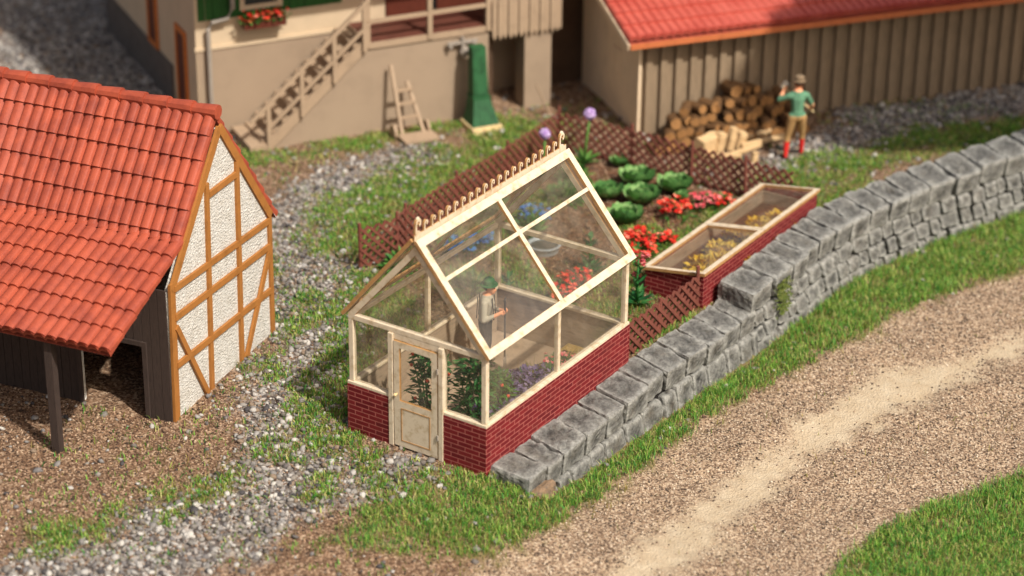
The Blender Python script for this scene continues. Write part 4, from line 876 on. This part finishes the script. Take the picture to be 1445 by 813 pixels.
# green farm machine
gm = thing('farm_machine', 'tall narrow green farm machine with flared foot on a pale wooden skid', 'machine', fhw(4.28, -.62, 0), rad(-32.5))
m = MB()
def fr(x0, x1, y0, y1, z0, X0, X1, Y0, Y1, z1): m.add([(x0, y0, z0), (x1, y0, z0), (x1, y1, z0), (x0, y1, z0), (X0, Y0, z1), (X1, Y0, z1), (X1, Y1, z1), (X0, Y1, z1)], [(0, 1, 2, 3), (4, 5, 6, 7), (0, 1, 5, 4), (1, 2, 6, 5), (2, 3, 7, 6), (3, 0, 4, 7)])
fr(-.34, .34, -.4, .2, .17, -.2, .2, -.12, .25, .72); 
for k in range(5): x = -.25+k*.125; fr(x-.02, x+.02, -.42, -.38, .17, x*.62-.015, x*.62+.015, -.145, -.11, .72)
m.build('flared_foot', 'machine', gm); m = MB(); fr(-.19, .19, -.1, .25, .722, -.17, .17, .05, .3, 1.85); fr(-.13, .13, -.12, -.04, .8, -.12, .12, .03, .08, 1.55); fr(-.22, .22, -.14, .26, .68, -.22, .22, -.14, .26, .76); m.build('tower', 'machine', gm)
m = MB(); 
for x in (-.38, .30): m.box(x, x+.08, -.5, .3, 0, .15)
for k in range(3): m.box(-.31+k*.24, -.18+k*.24, -.52, -.44, 0, .12)
m.box(-.3, .3, -.46, -.40, .05, .16); m.box(-.3, .3, .2, .28, .04, .15); m.build('skid', 'palewood', gm)
gm.scale = (.88, .88, .95)
# pole propped beside the fence
pp_ = thing('wooden_pole', 'thin pale pole leaning behind the lattice fence', 'pole', (13.2, 7.2, 0)); m = MB(); m.tube([(0, 0, 0), (-.2, .25, .75)], [.02, .02], 6); m.build('shaft', 'beige', pp_)

# ================================================================== barn
bn = thing('wood_barn', 'beige barn of upright boards with low red tiled roof', 'barn', (13.4, 5.16, 0), rad(-36.6))
BL = 13.0
m = MB(); m.box(0.02, BL, 0, .12, -.3, 2.35); m.build('front_wall', 'barnwall', bn)
m = MB(); x = .1
while x < BL-.2: m.box(x, x+.14, -.09, -.001, -.3, 2.25); x += .335
m.build('battens', 'barnwall', bn)
m = MB(); m.plate([(0, .0, -.3), (0, 3.2, -.3), (0, 3.2, 3.15), (0, .0, 2.25)], (.018, 0, 0)); m.box(-.05, .0-.001, -.06, .1, -.3, 2.1); m.build('end_wall', 'barnend', bn)
m = MB(); m.box(.12, BL, 3.1, 3.2, -.3, 3.1); m.box(BL-.1, BL, .12, 3.1, -.3, 2.3); m.build('back_wall', 'barnwall', bn)
m = MB(); m.ring([(-.03, 1.0, .95), (-.03, 1.5, .95), (-.03, 1.5, 1.5), (-.03, 1.0, 1.5)], [(-.03, 1.07, 1.02), (-.03, 1.43, 1.02), (-.03, 1.43, 1.43), (-.03, 1.07, 1.43)], (.029, 0, 0)); o = m.build('window', 'barnend', bn); m = MB(); m.box(-.018, -.001, 1.06, 1.44, 1.01, 1.44); m.box(-.026, -.0185, 1.23, 1.27, 1.02, 1.43); m.build('shutter', 'barnend', o)
tiled((-.43, 3.25, 3.35), (1, 0, 0), (0, -3.7, -1.07), BL+.8, 3.85, .19, .42, .04, .045, 'tile2', 'roof', bn, nu=6, nd=3)
m = MB(); m.box(-.42, BL+.3, -.47, -.41, 2.10, 2.21); m.build('fascia', 'fascia', bn); m = MB(); m.beam((-.44, -.42, 2.14), (-.44, 3.2, 3.2), .05, .13, (0, 0, 1)); m.build('bargeboard', 'barnend', bn)
def bw(x, y, z=0): return tuple(bn.matrix_basis @ Vector((x, y, z)))

# logs: round firewood heaped against the barn
lg = []
def log_proto(r, L, label, mats=('log', 'logend')):
    o = MB(); n = 12; ph = [1+random.uniform(-.07, .07) for _ in range(n)]; vs = []
    for q, y in enumerate((-L/2, -L/2+.015, L/2-.015, L/2)):
        rr = r*(.95 if q in (0, 3) else 1); vs += [(rr*ph[k]*math.cos(2*PI*k/n), y, r+rr*ph[k]*math.sin(2*PI*k/n)) for k in range(n)]
    fs = [(j*n+k, j*n+(k+1) % n, (j+1)*n+(k+1) % n, (j+1)*n+k) for j in range(3) for k in range(n)]; o.add(vs, fs, 0); o.add([vs[k] for k in range(n)], [tuple(range(n))], 1); o.add([vs[3*n+k] for k in range(n)], [tuple(range(n))], 1)
    return tag(o.build('firewood_log', mats, None, smooth=False), label, 'log', 'round logs heaped against the barn')
protos = [log_proto(r, L, 'short round log in the heap against the barn wall') for r, L in ((.125, .42), (.105, .40), (.14, .45), (.09, .38))]
first = [True]*4
R_ = .118; row = 0; cnt = 0
def outline(s):  # heap height along the barn
    return np.interp(s, [-.1, .15, .75, 1.2, 1.5, 2.0, 2.35, 2.8, 3.15, 3.3], [.2, .45, .92, .75, .8, 1.2, .95, .85, .55, .3])
for row in range(5):
    z = row*R_*1.72
    s = -.12+(R_ if row % 2 else 0)
    while s < 3.4:
        if z+R_*1.6 < outline(s)+.06:
            k = random.choice((0, 1, 1, 2, 3) if row else (0, 1, 2)); x, y, zz_ = bw(s+.1+random.uniform(-.045, .045), -.42-.13*(4-row)+random.uniform(-.1, .1), z-.01)
            o = protos[k]
            if first[k]: first[k] = False
            else: o = protos[k].copy(); COL.objects.link(o)
            o['label'] = 'heap log in the '+('bottom', 'second', 'third', 'fourth', 'top')[row]+' layer, '+('farthest left', 'toward the left end', 'left of the middle', 'near the middle', 'right of the middle', 'toward the chopping block', 'at the woodcutter\'s end')[min(6, int((s+.1)/.48))]
            o.location = (x, y, zz_+(R_-(.125, .105, .14, .09)[k])*.6); o.rotation_euler = (random.uniform(-.12, .12), 0, rad(-36.6)+random.uniform(-.6, .6)); cnt += 1
        s += R_*2.02
for k in range(4):
    if first[k]: protos[k].location = bw(1.0+k*.3, -1.1, 0); protos[k].rotation_euler = (0, 0, rad(-36.6))
seen_ = {}
for o in [q for q in bpy.data.objects if q.name.startswith('firewood_log')]: seen_.setdefault(o['label'], []).append(o)
for lb, os_ in seen_.items():
    if len(os_) > 1:
        for o, w in zip(sorted(os_, key=lambda q: q.location.x), ('the one nearer the left', 'the one nearer the right', 'third of them')): o['label'] = lb+', '+w
# split timber in front of the heap
def split(loc, size, rot, label, name='split_log', cat='firewood', g='split wood in front of the log heap', seed=0):
    m = MB(); r = random.Random(seed); lx, ly, lz = size; nn = 5; vs = []
    prof = [(-.5, -.5), (.5, -.5), (.5, .1), (.1, .5), (-.5, .35)]
    for q in range(nn):
        t_ = q/(nn-1)-.5; jx, jz = r.uniform(-.05, .05), r.uniform(-.05, .05)
        vs += [(t_*lx, (a+jx)*ly, (b+.5+jz)*lz) for a, b in prof]
    k = len(prof); fs = [(q*k+i, q*k+(i+1) % k, (q+1)*k+(i+1) % k, (q+1)*k+i) for q in range(nn-1) for i in range(k)]+[tuple(range(k)), tuple(range((nn-1)*k, nn*k))]
    m.add(vs, fs); o = m.build(name, 'split', None, bevel=.008); o.location = loc; o.rotation_euler = rot; return tag(o, label, cat, g)
bz_ = rad(-36.6)
split(bw(.95, -1.35, .0), (.62, .34, .42), (0, 0, bz_+.5), 'largest pale split block at the left of the cut wood', seed=1)
for k, (s, w, h, lb) in enumerate(((1.33, .2, .4, 'stout upright billet next to the large split block'), (1.58, .17, .48, 'tallest upright billet of split wood'), (1.8, .2, .36, 'short upright billet at the end of the row'))):
    split(bw(s, -1.35, 0.0+h/2), (h, w, w), (0, rad(-78), bz_+.1), lb, seed=k+3)
for (s, y, z, L, a, lb) in ((1.65, -1.62, .03, 1.0, .28, 'long split plank lying lowest in front'), (2.2, -1.42, .1, 1.05, .12, 'long pale split plank pointing toward the woodcutter'), (2.15, -1.12, .12, .95, .16, 'split plank lying highest against the logs'), (1.2, -1.72, .02, .7, -.5, 'split plank under the large block, nearest the fence')):
    split(bw(s, y, z), (L, .13, .09), (0, -.04, bz_+a), lb, seed=int(s*9))
split(bw(1.72, -2.15, 0.12), (.24, .13, .13), (0, rad(-80), bz_), 'small billet standing alone beyond the fence', seed=8)
cb = log_proto(.13, .5, 'chopping block stood upright between logs and woodcutter'); cb.name = 'chopping_block'; cb['category'] = 'chopping block'; del cb['group']
cb.location = bw(2.98, -1.0, .25); cb.rotation_euler = (rad(90), 0, bz_); cb.location.z = .22
cb.location = Vector(bw(2.98, -1.0, .24)); cb.location += Vector((0, 0, 0))

# ================================================================== people
def figure(parts, vox=.013):
    """tapered limbs fused into one continuous skin; parts: (list of (point, radius), zone)"""
    m = MB()
    for pts in parts:
        for (a, ra), (b, rb) in zip(pts[:-1], pts[1:]):
            a, b = Vector(a), Vector(b); n_ = max(2, int((b-a).length/max(.012, min(ra, rb)*.45)))
            for i in range(n_+1): t_ = i/n_; m.ball(a.lerp(b, t_), ra+(rb-ra)*t_, 8, 6)
    o = m.build('person_body', 'skin', None); md = o.modifiers.new('fuse', 'REMESH'); md.mode = 'VOXEL'; md.voxel_size = vox; md.use_smooth_shade = True
    sm = o.modifiers.new('smooth', 'SMOOTH'); sm.factor = .5; sm.iterations = 3
    dg = bpy.context.evaluated_depsgraph_get(); me = bpy.data.meshes.new_from_object(o.evaluated_get(dg)); bpy.data.objects.remove(o); return me
def person(label, loc, rz, P, zonefn, mats, extra):
    t = thing('person', label, 'person', loc, rz); me = figure(P); me.name = 'body'; me.materials.clear()
    for k in mats: me.materials.append(MT[k])
    co = np.zeros(len(me.vertices)*3, np.float32); me.vertices.foreach_get('co', co); co = co.reshape(-1, 3)
    for p in me.polygons: c = co[list(p.vertices)].mean(0); p.material_index = zonefn(c); p.use_smooth = True
    b = bpy.data.objects.new('body', me); COL.objects.link(b); b.parent = t; extra(t); return t
MT['shirtgreen'] = simple('green_shirt', (92, 134, 104), .85, .15); MT['tan'] = simple('tan_trousers', (164, 128, 82), .85, .15); MT['redsock'] = simple('red_socks', (204, 40, 34), .85, .1)
MT['whiteshirt'] = simple('white_shirt', (168, 160, 142), .85, .1); MT['darktrouser'] = simple('dark_trousers', (62, 54, 48), .85, .2); MT['hatgreen'] = simple('green_felt_hat', (48, 96, 52), .85, .15); MT['hatgrey'] = simple('grey_felt_hat', (128, 108, 84), .85, .15)
def fingers(pts, wrist, palm, out, side):
    """five bent fingers closing round a handle; palm at `palm`"""
    w, p, o, s = Vector(wrist), Vector(palm), Vector(out).normalized(), Vector(side).normalized()
    c = s.cross(o)
    for k, L in enumerate((.07, .078, .074, .06)):
        b = p+s*(.03-.02*k); q = b+o*L*.5+c*.012; pts.append([(b, .0105), (q, .0100), (q+o*L*.1+c*L*.45, .0095), (q-o*L*.2+c*L*.55, .0085)])
    b = p+s*.035; pts.append([(b, .012), (b+s*.025+o*.02+c*.015, .0115), (b+s*.01+o*.04+c*.035, .0095)])
# woodcutter, seen from behind and a little from the left; local +y is the way he faces
hd = Vector((.02, .05, 1.60))
P = [[((0, 0, .95), .135), ((0, .01, 1.1), .125), ((.0, .03, 1.3), .15), ((0, .03, 1.4), .12)], [((-.11, .03, 1.36), .085), ((.11, .03, 1.36), .085)], [((-.07, 0, .92), .115), ((.07, 0, .92), .115)],
     [((0, .04, 1.42), .058), ((.01, .05, 1.52), .055)], [(hd, .088), (hd+Vector((0, .02, .035)), .092)], [(hd+Vector((0, .06, -.06)), .05), (hd+Vector((0, .07, -.03)), .05)], [(hd+Vector((0, .105, -.02)), .014), (hd+Vector((0, .118, -.035)), .013)],
     [(hd+Vector((-.088, .01, 0)), .018), (hd+Vector((-.092, .0, .02)), .016)], [(hd+Vector((.088, .01, 0)), .018), (hd+Vector((.092, .0, .02)), .016)],
     # legs
     [((-.09, 0, .9), .105), ((-.15, .05, .5), .068), ((-.19, -.02, .12), .045)], [((.09, 0, .9), .105), ((.15, .1, .5), .068), ((.17, .14, .12), .045)],
     [((-.19, -.04, .05), .048), ((-.2, .12, .04), .042)], [((.17, .12, .05), .048), ((.18, .28, .04), .042)],
     # left arm raised by the head, right arm low to the side
     [((-.17, .03, 1.36), .066), ((-.33, .12, 1.26), .05), ((-.19, .30, 1.38), .036), ((-.17, .31, 1.39), .034)], [((.17, .03, 1.36), .066), ((.31, .10, 1.12), .05), ((.36, .26, .98), .036), ((.37, .30, .96), .036)]]
fingers(P, (-.17, .31, 1.39), (-.165, .32, 1.41), (.3, .2, 1), (1, 0, 0)); fingers(P, (.37, .3, .96), (.375, .32, .95), (-.2, 1, 0), (0, 0, 1))
def zw(c):
    x, y, z = c
    if z < .085: return 3
    if z < .4 and z >= .085: return 2
    if z < .97 and not (x > .24 and y > .05): return 1
    if z > 1.47 or (x < -.13 and z > 1.28 and y > .16) or (x > .30 and z < 1.16): return 4
    return 0
def xw(t):
    m = MB(); c = hd+Vector((0, .0, .07)); m.tube([c, c+Vector((0, 0, .012))], [.125, .12], 14); m.tube([c+Vector((0, 0, .01)), c+Vector((0, 0, .09)), c+Vector((0, 0, .115))], [.098, .09, .05], 14); m.build('hat', 'hatgrey', t, smooth=False)
    for sx in (-.032, .032): m = MB(); m.ball(hd+Vector((sx, .098, .012)), .011, 8, 6); m.build('eye', 'black', t)
    m = MB(); m.ball(hd+Vector((0, -.02, .03)), (.093, .09, .075), 12, 8); m.build('hair', 'hair', t, smooth=True)
    
axd = None
wd_loc = Vector((14.12, 1.86, hz(14.12, 1.86)))
WR = rad(33)-PI/2+.2
wc = person('woodcutter in green shirt and red socks raising an axe by the logs', tuple(wd_loc), WR, P, zw, ('shirtgreen', 'tan', 'redsock', 'black', 'skin'), xw)
wc.scale = (1.08, 1.05, 1.02)
ax = thing('axe', 'long handled axe held up by the woodcutter', 'axe', tuple(wd_loc), WR)
m = MB(); a, b = Vector((.40, .33, .93)), Vector((-.15, .33, 1.41)); dd = (b-a).normalized(); m.tube([a-dd*.08, b+dd*.12], [.016, .014], 8); m.build('handle', 'palewood', ax)
m = MB(); q = b+dd*.1; pr_ = Vector((dd.z, 0, -dd.x)); m.plate([q-dd*.04-pr_*.04, q+dd*.04-pr_*.04, q+dd*.07+pr_*.13, q-dd*.08+pr_*.13], (0, .025, 0)); m.build('head', 'greymetal', ax)

# gardener inside the glasshouse
hg = Vector((0, .07, 1.58))
P = [[((0, 0, .95), .13), ((0, .0, 1.1), .12), ((.0, .02, 1.3), .145), ((0, .03, 1.39), .115)], [((-.11, .02, 1.35), .082), ((.11, .02, 1.35), .082)], [((-.07, 0, .92), .112), ((.07, 0, .92), .112)],
     [((0, .03, 1.42), .056), ((0, .06, 1.5), .053)], [(hg, .088), (hg+Vector((0, .015, .03)), .09)], [(hg+Vector((0, .055, -.065)), .05), (hg+Vector((0, .065, -.03)), .05)], [(hg+Vector((0, .1, -.02)), .014), (hg+Vector((0, .115, -.037)), .013)],
     [(hg+Vector((-.086, 0, 0)), .018), (hg+Vector((-.09, -.01, .02)), .016)], [(hg+Vector((.086, 0, 0)), .018), (hg+Vector((.09, -.01, .02)), .016)],
     [((-.09, 0, .9), .1), ((-.11, .03, .5), .066), ((-.12, -.02, .12), .045)], [((.09, 0, .9), .1), ((.12, .05, .5), .066), ((.14, .03, .12), .045)], [((-.12, -.04, .06), .048), ((-.13, .12, .045), .042)], [((.14, .0, .06), .048), ((.16, .16, .045), .042)],
     [((-.17, .02, 1.34), .064), ((-.26, .04, 1.08), .048), ((-.14, .26, 1.1), .035), ((-.12, .29, 1.12), .034)], [((.17, .02, 1.34), .064), ((.26, .03, 1.08), .048), ((.16, .26, 1.18), .035), ((.15, .29, 1.2), .034)]]
fingers(P, (-.12, .29, 1.12), (-.11, .31, 1.13), (1, .4, 0), (0, 0, 1)); fingers(P, (.15, .29, 1.2), (.14, .31, 1.21), (-1, .4, 0), (0, 0, -1))
def zg(c):
    x, y, z = c
    if z < .1: return 2
    if z > 1.46: return 3
    if y > .2 and z > 1.0: return 3
    if z < .98: return 1
    return 0
def xg(t):
    m = MB(); c = hg+Vector((0, -.01, .06)); m.tube([c, c+Vector((0, 0, .014))], [.155, .15], 16); m.tube([c+Vector((0, 0, .01)), c+Vector((0, 0, .09)), c+Vector((0, 0, .125))], [.105, .098, .06], 16); m.build('hat', 'hatgreen', t, smooth=False)
    for sx in (-.032, .032): m = MB(); m.ball(hg+Vector((sx, .095, .012)), .011, 8, 6); m.build('eye', 'black', t)
    m = MB(); m.ball(hg+Vector((0, -.025, .02)), (.092, .085, .075), 12, 8); m.build('hair', 'hair', t, smooth=True)
    m = MB()
    for sx in (-.075, .075): m.beam((sx, .165, 1.02), (sx*.95, .135, 1.42), .03, .012, (0, 1, 0)); m.beam((sx, -.135, 1.02), (sx*.9, -.115, 1.42), .03, .012, (0, 1, 0))
    m.build('braces', 'darktrouser', t)
gl = Vector((2.95, 2.0, .012)); GRz = rad(-75)-PI/2+.1
person('gardener in green hat, white shirt and dark braces inside the glasshouse', tuple(gl), GRz, P, zg, ('whiteshirt', 'darktrouser', 'black', 'skin'), xg)
sp_ = thing('spade', 'spade with a dark shaft held by the gardener in the glasshouse', 'spade', tuple(gl), GRz)
m = MB(); m.tube([(-.01, .34, .25), (-.0, .34, 1.38)], [.016, .016], 8); m.tube([(-.06, .34, 1.39), (.06, .34, 1.39)], .016, 8); m.build('shaft', 'darktrouser', sp_); m = MB(); m.plate([(-.09, .34, .02), (.09, .34, .02), (.1, .34, .3), (-.1, .34, .3)], (0, .012, 0)); m.build('blade', 'greymetal', sp_)

# ------------------------------------------------ tree added out of view at the right to shade the barn front
tr_ = thing('added_shade_tree', 'leafy tree added out of view to shade the barn front', 'tree', (16.3, -7.2, -.6))
m = MB(); m.tube([(0, 0, -.3), (.05, 0, 1.5), (-.1, .1, 5), (.1, 0, 9.5)], [.5, .36, .26, .12], 12)
for k in range(9): a = k*2.4; m.tube([(0, 0, 5+k*.5), (1.6*math.cos(a), 1.6*math.sin(a), 7+k*.5), (3.1*math.cos(a), 3.1*math.sin(a), 9.3+k*.3)], [.15, .1, .04], 7)
m.build('trunk', 'darkwood', tr_)
r = np.random.default_rng(11); nn_ = 22000; d = r.normal(size=(nn_, 3)); d /= np.linalg.norm(d, axis=1)[:, None]; q = r.uniform(.25, 1, nn_)**.5
C_ = d*q[:, None]*np.array([1, 1, 1]); ca, sa = math.cos(rad(-36.6)), math.sin(rad(-36.6)); lump = .82+.3*vnoise(d[:, 0]*2+5, d[:, 1]*2+5, 0, 2, 4)
X, Y, Z = C_[:, 0]*4.7*lump, C_[:, 1]*2.2*lump, C_[:, 2]*2.5*lump; CX_ = X*ca-Y*sa; CY_ = X*sa+Y*ca; c = np.stack([CX_, CY_, Z+11.2], 1)
t1 = r.normal(size=(nn_, 3)); t1 /= np.linalg.norm(t1, axis=1)[:, None]; t2 = np.cross(t1, r.normal(size=(nn_, 3))); t2 /= np.linalg.norm(t2, axis=1)[:, None]
co = np.stack([c-t1*.26, c+t2*.13, c+t1*.26, c-t2*.13], 1).reshape(-1, 3); np_mesh('crown', co, np.arange(nn_*4), np.arange(0, nn_*4, 4), [MT['leaf']], parent=tr_)
